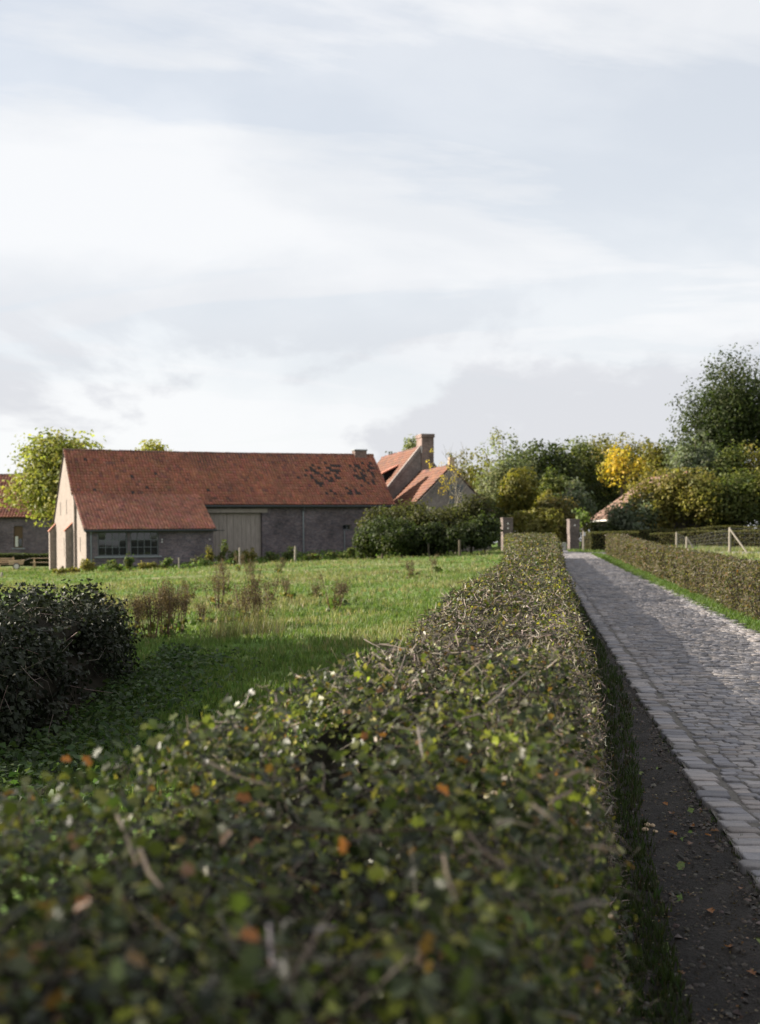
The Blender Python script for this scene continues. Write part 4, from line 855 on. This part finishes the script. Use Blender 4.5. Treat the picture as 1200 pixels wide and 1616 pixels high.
# hedges beyond the path and round the paddock, each along its own straight line
def line_hedge(name, label, p0, p1, h0, h1, th, rho, ls, palette, seed, group=None):
    r = np.random.default_rng(seed); p0, p1 = np.array(p0, float), np.array(p1, float); L = np.linalg.norm(p1 - p0); e = (p1 - p0) / L; nrm2 = np.array([-e[1], e[0]])
    root = empty(name, (p0[0], p0[1], G(*p0)), 0, label, 'hedge', group); R0 = np.array(root.location)
    def world(s, t, z): q = p0 + e * s[:, None] + nrm2 * t[:, None]; c = p0 + e * s[:, None]; return np.stack([q[:, 0], q[:, 1], gz(c[:, 0], c[:, 1]) + z], 1)
    ns = max(2, int(L / 1.5)); s = np.linspace(.1, L - .1, ns); V = []
    for (t, zz_) in ((-th / 2 + .12, 0), (-th / 2 + .12, .9), (th / 2 - .12, .9), (th / 2 - .12, 0)): V.append(world(s, np.full(ns, t), (h0 + (h1 - h0) * s / L) * zz_))
    V = np.stack(V, 1) - R0; ii = np.arange(ns * 4).reshape(ns, 4)
    T = [(int(ii[i, k]), int(ii[i, k + 1]), int(ii[i + 1, k + 1]), int(ii[i + 1, k])) for i in range(ns - 1) for k in range(3)] + [tuple(int(q) for q in ii[0]), tuple(int(q) for q in ii[-1][::-1])]
    me = bpy.data.meshes.new('inner_branches'); me.from_pydata([tuple(v) for v in V.reshape(-1, 3)], [], T); me.update(); link('inner_branches', me, M_core, root)
    PP, NN = [], []
    for fc, area in (('top', L * th), ('a', L * (h0 + h1) / 2), ('b', L * (h0 + h1) / 2), ('e0', th * h0), ('e1', th * h1)):
        k = int(area * rho); s = r.uniform(0, L, k); t = r.uniform(-th / 2, th / 2, k); dep = -np.abs(r.normal(size=k)) * .07 + r.normal(size=k) * .02; z = r.random(k)
        if fc == 'top': z = (h0 + (h1 - h0) * s / L) + dep; n3 = np.tile([0, 0, 1.], (k, 1))
        elif fc in 'ab': sg = -1 if fc == 'a' else 1; t = sg * (th / 2 + dep); z = z * (h0 + (h1 - h0) * s / L); n3 = np.tile([*(nrm2 * sg), .2], (k, 1))
        else: sg = -1 if fc == 'e0' else 1; s = (0 - dep) if sg < 0 else (L + dep); z = z * (h0 if sg < 0 else h1); n3 = np.tile([*(e * sg), .2], (k, 1))
        PP.append(world(s, t, z)); NN.append(n3)
    pos, nn = np.concatenate(PP), np.concatenate(NN); k = len(pos)
    link('leaves', scatter_mesh('leaves', pos - R0, nn * .8 + r.normal(size=(k, 3)) * .6, ls * r.uniform(.6, 1.3, k), *LEAF2, pal(k, palette, r, .2), r=r), M_leafmat, root, 'stuff')
    return root
OLH = [(3, (0.10, 0.095, 0.035)), (3, (0.075, 0.08, 0.028)), (2, (0.12, 0.105, 0.045)), (1, (0.055, 0.062, 0.02))]
line_hedge('cut_hedge', 'clipped olive hedge behind the marker post beyond the side path', (12.9, 80.0), (16.2, 81.4), 1.25, 1.30, 1.0, 420, .085, OLH, 21)
line_hedge('paddock_hedge', 'dark clipped hedge round the paddock with a sunlit top', (20.2, 95.0), (36.0, 84.0), 1.05, 1.85, 1.0, 260, .10, OLH, 22)
line_hedge('back_hedge', 'long clipped hedge behind the paddock hedge', (17.5, 99.0), (44.0, 93.0), 1.2, 2.2, 1.0, 200, .12, OLH, 23)
line_hedge('yard_hedge', 'low dark hedge below the outbuilding window', (-36, 104), (-24.5, 103), 1.05, 1.05, 1.0, 260, .1, DKGREEN, 24)

# the nearest leaves and the larger cut branches of the hedge, each a piece of its own
r = np.random.default_rng(91); R0 = np.array(nh.location)
lm = []
for c in [(0.05, .07, .02), (0.085, .105, .028), (0.03, .042, .015), (0.13, .14, .035), (0.10, .11, .06)]:
    for s in range(2): 
        v = LOBED[0].copy(); v[:, 2] += r.normal(size=len(v)) * .03; me = mesh_np('leaf', v, LOBED[1], np.tile(np.array(c), (len(v), 1))); me.materials.append(M_leaf); lm.append(me)
def orient(n): 
    from mathutils import Vector, Quaternion
    q = Vector(n).to_track_quat('Z', 'Y'); return (q @ Quaternion((0, 0, 1), random.uniform(0, 2 * pi))).to_euler()
for i in range(270):
    dd = r.uniform(1.15, 3.4); a, b = float(hL(dd)), float(hR(dd)); o = r.uniform(a + .05, b - .09); x = LX * dd + o
    ob = bpy.data.objects.new('leaf', random.choice(lm)); C.objects.link(ob); ob.parent = nh
    ob.location = np.array([x, dd, G(x, dd) + float(hH(dd)) + r.uniform(-.01, .035)]) - R0; s = r.uniform(.022, .034); ob.scale = (s, s, s); ob.rotation_euler = orient((r.normal() * .8, r.normal() * .8, 1))
# a few dead orange leaves caught on top
dead = []
for c in [(0.34, .125, .022), (0.26, .10, .028), (.18, .085, .04)]:
    v = LOBED[0].copy(); v[:, 1] *= .8; v[:, 2] *= 1.8; me = mesh_np('dead_leaf', v, LOBED[1], np.tile(np.array(c), (len(v), 1))); me.materials.append(M_leaf); dead.append(me)
for (px, py) in ((357, 1387), (297, 1450), (395, 1580), (130, 1520), (385, 1305), (105, 1228), (137, 1230), (575, 1185), (700, 1290), (540, 1400), (60, 1610), (600, 1110)):
    dd = F * .49 / (py - 827); x = (px - 600) / F * dd; ob = bpy.data.objects.new('dead_leaf', random.choice(dead)); C.objects.link(ob); ob.parent = nh
    ob.location = np.array([x, dd, G(x, dd) + float(hH(dd)) + .03]) - R0; s = r.uniform(.021, .033); ob.scale = (s, s, s); ob.rotation_euler = orient((r.normal() * .6, -.8, .8))
def branch(pts, rad, col):
    mb = MB(); mb.tube(pts, rad, 6); me = mb.mesh('cut_branch'); at = me.color_attributes.new('Col', 'FLOAT_COLOR', 'POINT'); c4 = np.ones((len(me.vertices), 4), np.float32); c4[:, :3] = np.array(col) * .62 * r.uniform(.8, 1.2, (len(c4), 1)); at.data.foreach_set('color', c4.ravel())
    return link('cut_branch', me, M_twig, nh)
for (pa, pb, hh, c) in (((185, 1340), (215, 1410), .03, (0.36, .27, .20)), ((420, 1350), (740, 1335), .02, (.10, .065, .045)), ((740, 1335), (800, 1400), .0, (.10, .065, .045)),
                       ((700, 1400), (720, 1480), .02, (.26, .20, .14)), ((790, 1370), (840, 1345), .04, (.36, .29, .22)), ((840, 1345), (880, 1350), .05, (.36, .29, .22)), ((890, 1275), (945, 1240), .04, (.30, .20, .15)),
                       ((870, 1310), (895, 1280), .03, (.30, .22, .17)), ((935, 1388), (980, 1384), .02, (.36, .28, .20)), ((330, 1255), (420, 1265), .05, (.40, .32, .23)), ((220, 1440), (255, 1470), .05, (.5, .38, .28)),
                       
                       ((575, 1010), (600, 1030), .04, (.14, .11, .09)), ((600, 1030), (640, 1040), .03, (.14, .11, .09)), ((640, 1040), (622, 1090), -.01, (.18, .14, .11)), ((660, 1185), (668, 1215), .05, (.35, .30, .26)),
                       ((955, 1500), (900, 1490), .02, (.26, .22, .19)), ((900, 1490), (870, 1470), .03, (.26, .22, .19)), ((500, 1590), (530, 1540), .04, (.36, .30, .28)), ((425, 1560), (440, 1600), .03, (.28, .24, .25)), ((770, 1130), (830, 1080), .03, (.34, .27, .22)), ((730, 1135), (770, 1130), .0, (.3, .24, .2))):
    q = []
    for (px, py), hz in ((pa, hh), (pb, hh * .4)):
        dd = F * .49 / (py - 827); x = (px - 600) / F * dd; q.append(np.array([x, dd, G(x, dd) + float(hH(dd)) + hz]) - R0)
    m_ = (q[0] + q[1]) / 2 + r.normal(size=3) * .006; branch([q[0], m_, q[1]], [.0028, .0024, .0016], c)

# ------------------------------------------------------------------ ivy-clad bank of bushes on the left
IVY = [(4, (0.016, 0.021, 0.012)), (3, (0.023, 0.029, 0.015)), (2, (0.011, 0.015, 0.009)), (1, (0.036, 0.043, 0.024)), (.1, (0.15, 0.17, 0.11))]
def bank(name, label, x0, x1, d0, d1, hfun, n, ls, seed, k=260, cat='bush'):
    r = np.random.default_rng(seed); cx, cy = (x0 + x1) / 2, (d0 + d1) / 2; zg = G(cx, cy); root = empty(name, (cx, cy, zg), 0, label, cat); hx, hy = (x1 - x0) / 2, (d1 - d0) / 2
    # inner mass: a lumpy dome
    nu, nv = 28, 12; V = []
    for j in range(nv + 1):
        for i in range(nu):
            a = 2 * pi * i / nu; e = (j / nv) * pi / 2; q = .86 + .06 * sin(3 * a + j) + .05 * cos(5 * a - 2 * j)
            sxp, syp = np.sign(cos(a)) * abs(cos(a)) ** .5, np.sign(sin(a)) * abs(sin(a)) ** .5
            V.append((hx * q * sxp * cos(e) ** .35, hy * q * syp * cos(e) ** .35, (hfun(cx + hx * sxp, cy + hy * syp) * q * .96) * sin(e) ** .8 - .05))
    T = [(j * nu + i, j * nu + (i + 1) % nu, (j + 1) * nu + (i + 1) % nu, (j + 1) * nu + i) for j in range(nv) for i in range(nu)] + [tuple(range(nv * nu, nv * nu + nu))]
    me = bpy.data.meshes.new('inner_branches'); me.from_pydata(V, [], T); me.update(); link('inner_branches', me, M_core, root)
    a = r.uniform(0, 2 * pi, k); e = np.arcsin(r.random(k)) ; ca, sa = np.cos(a), np.sin(a)
    sxp, syp = np.sign(ca) * np.abs(ca) ** .5, np.sign(sa) * np.abs(sa) ** .5; hh = np.array([hfun(cx + hx * p, cy + hy * q) for p, q in zip(sxp, syp)]); q = r.uniform(.82, 1.0, k)
    cen = np.stack([hx * q * sxp * np.cos(e) ** .35, hy * q * syp * np.cos(e) ** .35, hh * q * np.sin(e) ** .8], 1)
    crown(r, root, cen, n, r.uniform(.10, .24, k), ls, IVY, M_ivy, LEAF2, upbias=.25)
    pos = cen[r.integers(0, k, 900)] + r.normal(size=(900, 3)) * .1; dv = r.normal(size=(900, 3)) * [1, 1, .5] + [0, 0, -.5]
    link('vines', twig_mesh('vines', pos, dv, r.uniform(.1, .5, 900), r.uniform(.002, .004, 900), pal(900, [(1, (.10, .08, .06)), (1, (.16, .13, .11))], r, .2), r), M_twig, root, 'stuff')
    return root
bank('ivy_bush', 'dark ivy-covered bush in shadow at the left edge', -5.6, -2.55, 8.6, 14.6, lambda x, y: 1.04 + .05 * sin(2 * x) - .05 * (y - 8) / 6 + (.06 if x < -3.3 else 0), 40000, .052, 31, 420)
bank('shade_thicket', 'tall thicket standing left of the ivy bush beyond the frame', -13.5, -7.2, 15.0, 22.0, lambda x, y: 5.0 + .25 * sin(x) + .2 * sin(2 * y), 26000, .13, 32, 460, 'thicket')

sr = np.random.default_rng(33); st_ = empty('added_shade_tree', (-14.0, 4.9, G(-14, 4.9)), 0, 'added unseen tree left of the viewpoint beyond the frame, shading the near hedge', 'tree')  # unseen tree, added to dim the sun on the near hedge
cen, _ = clumps(sr, (0, 0, 8.0), (2.4, 1.7, 2.4), 60, .2); limbs(sr, st_, .2, cen, 20, (0, 0, 7.5)); crown(sr, st_, cen, 3300, sr.uniform(.4, .9, 60), .16, MIDG)
# ------------------------------------------------------------------ grass, weeds, litter
def tuft(r, nb=6, spread=.5, hh=1.0, wd=.10):
    v, f = [], []
    for i in range(nb):
        a = r.uniform(0, 2 * pi); q = r.uniform(0, spread); bx, by = q * cos(a), q * sin(a); l = r.uniform(0, 2 * pi); h = hh * r.uniform(.55, 1.1); ln = h * r.uniform(.15, .6); p = r.uniform(0, pi)
        v += [(bx + wd * cos(p), by + wd * sin(p), -.05), (bx - wd * cos(p), by - wd * sin(p), -.05), (bx + cos(l) * ln, by + sin(l) * ln, h)]; f.append((3 * i, 3 * i + 1, 3 * i + 2))
    return np.array(v), np.array(f)
def grass(name, label, pos, size, cols, seed, tall=1.0, nb=4, wd=.10):
    r = np.random.default_rng(seed); V = []
    parts = np.array_split(r.permutation(len(pos)), 4); mv, mt, mc, base = [], [], [], 0
    for pi_ in parts:
        tv, tf = tuft(r, nb, .55, tall, wd); n = len(pi_)
        if n == 0: continue
        a = r.uniform(0, 2 * pi, n); ca, sa = np.cos(a)[:, None], np.sin(a)[:, None]; s = size[pi_][:, None]
        X = (tv[None, :, 0] * ca - tv[None, :, 1] * sa) * s; Y = (tv[None, :, 0] * sa + tv[None, :, 1] * ca) * s; Z = tv[None, :, 2] * s
        v = np.stack([X, Y, Z], -1) + pos[pi_][:, None]; mv.append(v.reshape(-1, 3)); mt.append((tf[None] + base + (np.arange(n) * len(tv))[:, None, None]).reshape(-1, 3)); base += n * len(tv); mc.append(np.repeat(cols[pi_], len(tv), axis=0))
    return tag(link(name, mesh_np(name, np.concatenate(mv), np.concatenate(mt), np.concatenate(mc)), M_grass), label, 'grass', kind='stuff')
GR = [(4, (0.092, 0.145, 0.033)), (3, (0.122, 0.175, 0.046)), (2, (0.064, 0.108, 0.026)), (1.4, (0.16, 0.185, 0.075))]
DRY = [(3, (0.20, 0.195, 0.095)), (2, (0.17, 0.175, 0.075)), (2, (0.25, 0.23, 0.13)), (1, (0.12, 0.15, 0.05))]
r = np.random.default_rng(77)
def field_pts(d0, d1, n):
    d = np.sqrt(r.uniform(d0 * d0, d1 * d1, n)); lo = -.33 * d - 1; hi = LX * d - .55; x = lo + (hi - lo) * r.random(n)
    dx, dy = x - B0[0], d - B0[1]; vv = dx * bv[0] + dy * bv[1]; uu = dx * bu[0] + dy * bu[1]
    ok = ~((vv > -.2) & (uu > -.3) & (uu < 8.3)) & ~((vv > 3.4) & (uu > -.3) & (uu < 22)); return x[ok], d[ok]
xs, ds = zip(*[field_pts(*q) for q in ((7.5, 16, 15000), (16, 30, 23000), (30, 50, 17000), (50, 92, 15000))]); x = np.concatenate(xs); d = np.concatenate(ds); n = len(x)
dryf = np.sin(x * .55 + .31 * d + 1.0) + np.sin(d * .42 - x * .23 + .5) + .8 * np.sin(x * 1.7 - d * .9) + .5 * np.sin(2.3 * d + x) + .35 * np.clip((d - 22) / 20, -1, 1)
isdry = r.random(n) < np.clip(dryf * .36 + .10, .02, .75) * np.clip((d - 17) / 4, 0, 1)
col = pal(n, GR, r, .18); col[isdry] = pal(int(isdry.sum()), DRY, r, .18)
sz = np.interp(d, [8, 16, 30, 60, 90], [.075, .085, .10, .13, .16]) * r.uniform(.6, 1.35, n) * np.where(isdry, 1.25, 1.0)
grass('meadow_grass', 'rough green meadow grass with straw-coloured patches left of the hedge', np.stack([x, d, gz(x, d)], 1), sz, col, 78)
# verge grass
d = np.sqrt(r.uniform(16 ** 2, 80 ** 2, 16000)); o = r.uniform(3.45, 4.12, 16000) + .05 * np.sin(d * 2); o = np.where(d > 70, np.interp(d, [70, 80], [3.5, 3.0]) + r.random(16000) * .4, o); ok = ~((d > 72.3) & (d < 78.7)); d, o = d[ok], o[ok]; x = o + LX * d
grass('verge_grass', 'strip of bright green grass between the lane and the right hedge', np.stack([x, d, gz(x, d)], 1), np.interp(d, [16, 70], [.06, .12]) * r.uniform(.6, 1.4, len(d)), pal(len(d), [(3, (0.07, 0.125, 0.022)), (2, (0.10, 0.15, 0.03)), (1, (.055, .09, .02))], r, .18), 79)
n = 15000; d = 3.2 + 55 * r.random(n) ** 2.0; lim = np.interp(d, [3, 6, 9, 13, 30], [.52, .60, .74, .98, 1.05]); o = .26 + (lim - .26) * r.random(n) ** 1.5; x = o + LX * d
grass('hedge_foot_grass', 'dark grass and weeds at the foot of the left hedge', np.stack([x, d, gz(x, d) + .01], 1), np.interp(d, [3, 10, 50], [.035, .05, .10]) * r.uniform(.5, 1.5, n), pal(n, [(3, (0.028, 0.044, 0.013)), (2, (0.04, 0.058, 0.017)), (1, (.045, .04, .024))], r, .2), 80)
n = 9000; d = r.uniform(66, 96, n); x = LX * d + r.uniform(5.2, 22, n); ok = ~((d > 72.3) & (d < 78.7) & (x < LX * d + 16)); x, d = x[ok], d[ok]
grass('paddock_grass', 'pale dry grass of the paddock behind the right hedge', np.stack([x, d, gz(x, d)], 1), r.uniform(.12, .32, len(x)), pal(len(x), DRY + [(3, (0.13, 0.19, 0.05))], r, .2), 81)
n = 2600; d = r.uniform(78.4, 84, n); x = LX * d + r.uniform(2.3, 8, n)
grass('corner_grass', 'tuft of green grass at the foot of the right gate pillar', np.stack([x, d, gz(x, d)], 1), r.uniform(.10, .24, n), pal(n, GR, r, .2), 82)
n = 5000; x = r.uniform(-34, -19, n); d = r.uniform(70, 80, n); dx, dy = x - B0[0], d - B0[1]; ok = ~((dx * bu[0] + dy * bu[1] > -.3) & (dx * bv[0] + dy * bv[1] > -.3)); x, d = x[ok], d[ok]
grass('lawn_grass', 'short green grass of the lawn before the gable', np.stack([x, d, gz(x, d)], 1), r.uniform(.10, .22, len(x)), pal(len(x), GR, r, .2), 83)
n = 9000; u_ = r.uniform(-2, 23, n); v_ = np.where(u_ < 8.2, r.uniform(-4.2, -.4, n), r.uniform(-3.0, 3.2, n)); x = B0[0] + u_ * bu[0] + v_ * bv[0]; d = B0[1] + u_ * bu[1] + v_ * bv[1]
hgt = .25 + .25 * np.abs(np.sin(u_ * 1.3) * np.sin(u_ * .47 + 1)) + .3 * np.clip(v_ + .5, 0, 1)
pos = np.stack([x, d, gz(x, d) + hgt * r.random(n) ** .7], 1); nn = r.normal(size=(n, 3)) * .6; nn[:, 2] += .8
tag(link('barn_foot_weeds', scatter_mesh('barn_foot_weeds', pos, nn, r.uniform(.09, .2, n), *LEAF4, pal(n, [(3, (0.09, 0.15, 0.035)), (2, (0.13, 0.19, 0.05)), (1, (.07, .10, .03)), (.6, (.16, .14, .06))], r, .2), r=r), M_leafmat), 'lush green weeds in a belt along the foot of the barn wall', 'weeds', kind='stuff')
# nettles in the shade below the ivy bush
n = 5200; d = r.uniform(7.0, 16, n); x = -2.7 + np.abs(r.normal(size=n)) * .45; ok = x < LX * d - .75; x, d = x[ok], d[ok]; n = len(x)
pos = np.stack([x, d, gz(x, d) + r.uniform(.02, .20, n)], 1); nn = r.normal(size=(n, 3)) * .5; nn[:, 2] += 1
tag(link('nettle_patch', scatter_mesh('nettle_patch', pos, nn, r.uniform(.045, .09, n), *LEAF4, pal(n, [(1, (0.045, 0.075, 0.028)), (1, (0.065, 0.095, 0.04)), (1, (.03, .05, .02))], r, .2), r=r), M_leafmat), 'low leafy nettles in shade at the foot of the ivy bush', 'nettles', kind='stuff')
# dried dock plants in the meadow
def dock(px, py_base, hpx, label, seed, stalks=7, dense=1.0):
    r = np.random.default_rng(seed); dd = 20.0
    for _ in range(12): x = (px - 600) / F * dd; dd = F * (EYE - G(x, dd)) / (py_base - HZ)
    x = (px - 600) / F * dd; root = empty('dried_dock', (x, dd, G(x, dd)), r.uniform(0, 6), label, 'weed', 'dried dock plants in the meadow'); H = 1.2 * hpx / F * dd
    mb = MB(); cen = []
    for i in range(stalks):
        a = r.uniform(0, 2 * pi); sp = r.uniform(.02, .28) * H; h = H * r.uniform(.65, 1.0); top = np.array([cos(a) * sp * 1.5, sin(a) * sp * 1.5, h]); b0 = np.array([cos(a) * sp * .5, sin(a) * sp * .5, 0])
        mb.tube([b0, (b0 + top) / 2 + r.normal(size=3) * .015, top], [.011, .008, .004], 4)
        for t in r.uniform(.5, 1.0, 7): cen.append(b0 + (top - b0) * t + r.normal(size=3) * [.03, .03, .01])
        for q in range(2):
            t = r.uniform(.5, .8); s0 = b0 + (top - b0) * t; e = s0 + np.array([r.normal() * .1, r.normal() * .1, .16 * H]); mb.tube([s0, e], [.004, .002], 3); cen += [s0 + (e - s0) * .6, e]
    me = mb.mesh('stalks'); at = me.color_attributes.new('Col', 'FLOAT_COLOR', 'POINT'); c4 = np.ones((len(me.vertices), 4), np.float32); c4[:, :3] = (.11, .07, .045); at.data.foreach_set('color', c4.ravel()); link('stalks', me, M_twig, root)
    cen = np.array(cen); n = int(len(cen) * (20 if stalks < 7 else 34) * dense)
    ci = r.integers(0, len(cen), n); pos = cen[ci] + r.normal(size=(n, 3)) * [.030, .030, .055]
    link('seed_heads', scatter_mesh('seed_heads', pos, r.normal(size=(n, 3)), r.uniform(.010, .022, n) * (1 + dd / 60), *LEAF2, pal(n, [(3, (.085, .062, .042)), (2, (.125, .092, .062)), (1, (.055, .042, .030))], r, .2), r=r), M_leafmat, root, 'stuff')
    n = 26; pos = np.stack([r.normal(size=n) * .1, r.normal(size=n) * .1, r.uniform(.02, .3 * H, n)], 1); nn = r.normal(size=(n, 3)); nn[:, 2] += .6
    link('base_leaves', scatter_mesh('base_leaves', pos, nn, r.uniform(.10, .2, n), *LEAF4, pal(n, [(1, (.08, .12, .03)), (1, (.14, .12, .05))], r, .2), r=r), M_leafmat, root, 'stuff')
DL = 'sparse dried brown dock plant in the lit meadow'
for i, (px, yb, h, st, lb) in enumerate([(262, 1008, 84, 13, 'tallest dense clump of dried brown docks right of the ivy bush'), (240, 1012, 70, 9, 'bushy dried dock clump left of the tallest clump'), (285, 1000, 70, 8, 'dried dock clump right of the tallest clump'), (208, 1008, 62, 7, 'dried dock clump by the shoulder of the ivy bush'), (178, 1000, 62, 5, 'small dark dock head above the ivy bush'),
                                   (152, 985, 42, 4, 'small dock plant showing above the top of the ivy bush'), (400, 990, 66, 7, 'tall dark pair of dock stalks in mid meadow'), (388, 985, 55, 5, 'dock plant just left of the tall dark pair of stalks'), (415, 975, 45, 4, 'short dock plant just right of the tall dark pair of stalks'), (345, 960, 55, 6, 'leaning dock plant between the dense clumps and the tall pair'), (355, 940, 50, 6, 'dock plant a step behind the leaning one left of the tall pair'), (400, 930, 45, 6, 'dock plant straight behind the tall dark pair of stalks'), (528, 965, 52, 5, 'lone dock plant standing right of mid meadow'), (532, 950, 36, 4, 'short dock plant close behind the lone one right of mid meadow'), (650, 912, 26, 4, 'small dock plant far right below the shrubs'), (318, 985, 30, 4, 'low dock tuft just right of the dense dock clumps'), (360, 985, 28, 4, 'low dock tuft left of the tall dark pair of stalks'), (425, 955, 34, 4, 'low dock plant behind and right of the tall dark pair'), (690, 905, 26, 3, 'tiny rightmost dock plant in the meadow near the hedge'), (500, 945, 22, 3, 'tiny dock plant just left of the lone one'), (455, 945, 30, 4, 'low dock plant between the tall pair and the lone one'), (300, 950, 30, 3, 'thin dock plant behind the dense dock clumps'), (375, 905, 26, 5, 'bushy far dock plant below the barn doors'), (440, 905, 24, 4, 'far dock plant below the barn downpipe')]):
    dock(px, yb, h, lb, 300 + i, st)
# tall grass clump in the shade edge
n = 150; x0, d0 = (385 - 600) / F * 21, 21.0; x = x0 + r.normal(size=n) * .35; d = d0 + r.normal(size=n) * .5
tc_ = grass('tall_grass_clump', 'clump of tall thin grass at the edge of the shadow', np.stack([x, d, gz(x, d)], 1), r.uniform(.3, .62, n), pal(n, [(1, (.10, .12, .04)), (1, (.16, .14, .08))], r, .2), 84, 1.0, 5, .012)
# litter on the bare soil
n = 7000; d = 3.8 + 12 * r.random(n) ** 1.6; o = r.uniform(.32, 1.04, n); x = o + LX * d; pos = np.stack([x, d, gz(x, d) + .016], 1); nn = r.normal(size=(n, 3)) * .3; nn[:, 2] += 1
tag(link('leaf_litter', scatter_mesh('leaf_litter', pos, nn, r.uniform(.005, .024, n), *LEAF4, pal(n, [(3, (.08, .055, .038)), (2, (.13, .10, .07)), (.6, (.28, .23, .16)), (3, (.03, .025, .02)), (.5, (.16, .08, .03))], r, .25), r=r), M_leafmat), 'small dead leaves and chips scattered on the bare soil', 'litter', kind='stuff')
n = 5200; d = 3.6 + 16 * r.random(n) ** 1.5; o = np.where(r.random(n) < .4, Lo(d) - np.abs(r.normal(size=n)) * .05, r.uniform(.30, 1.05, n)); x = o + LX * d
CL = (np.array([(1, 0, 0), (-.2, .95, 0), (-.9, .2, 0), (-.3, -.9, .05), (.1, .05, .75), (.5, -.6, .1)]), np.array([(0, 1, 4), (1, 2, 4), (2, 3, 4), (3, 5, 4), (5, 0, 4)]))
nn = r.normal(size=(n, 3)) * .25; nn[:, 2] += 1
tag(link('soil_crumbs', scatter_mesh('soil_crumbs', np.stack([x, d, gz(x, d) + .008], 1), nn, r.uniform(.006, .022, n) * r.uniform(.5, 1.2, n), *CL, pal(n, [(3, (.05, .042, .036)), (3, (.032, .027, .023)), (1, (.09, .078, .068))], r, .25), r=r), M_twig), 'crumbs of soil and small stones along the edge of the cobbles', 'soil', kind='stuff')
n = 900; d = 4 + 30 * r.random(n) ** 1.6; o = Lo(d) + r.normal(size=n) * .03 + .01; x = o + LX * d
grass('edge_moss', 'short moss and grass in the joint between soil and cobbles', np.stack([x, d, gz(x, d) + .02], 1), r.uniform(.015, .04, n), pal(n, [(2, (0.03, 0.05, 0.014)), (1, (.055, .075, .02)), (1, (.06, .05, .03))], r, .2), 85)
for i, (px, py) in enumerate([(1062, 1322), (1093, 1310), (1090, 1338), (1050, 1275), (1118, 1325), (1128, 1318), (1150, 1503), (1185, 1545), (1075, 1545), (1120, 1446), (1170, 1410), (1060, 1290)]):
    dd = 10.0
    for _ in range(10): x = (px - 600) / F * dd; dd = F * (EYE - SL * dd) / (py - HZ)
    ob = bpy.data.objects.new('fallen_leaf', dead[i % 3]); C.objects.link(ob); s = r.uniform(.035, .06); ob.scale = (s, s, s); x = (px - 600) / F * dd
    ob.location = (x, dd, SL * dd + .026); ob.rotation_euler = (r.normal() * .2, r.normal() * .2, r.uniform(0, 6)); tag(ob, 'fallen orange-brown leaf lying on the bare soil beside the cobbles', 'leaf', 'fallen leaves on the soil')
for i, (px, py) in enumerate([(1022, 1305), (1030, 1306), (1018, 1312), (1034, 1315)]):
    dd = F * (EYE - .13) / (py - HZ); x = (px - 600) / F * dd; mb = MB(); rr = r.uniform(.014, .02)
    v = unit(r.normal(size=(40, 3))); import bmesh; bm = bmesh.new(); bmesh.ops.create_icosphere(bm, subdivisions=2, radius=rr)
    for q in bm.verts: q.co *= 1 + .12 * sin(q.co.x * 300 + i) ; q.co.z *= .65
    me = bpy.data.meshes.new('pebble'); bm.to_mesh(me); bm.free(); ob = link('pebble', me, M_freshwood); ob.location = (x, dd, SL * dd + .022); tag(ob, 'small tan pebble in the little heap beside the hedge foot', 'pebble', 'pebbles by the hedge foot')
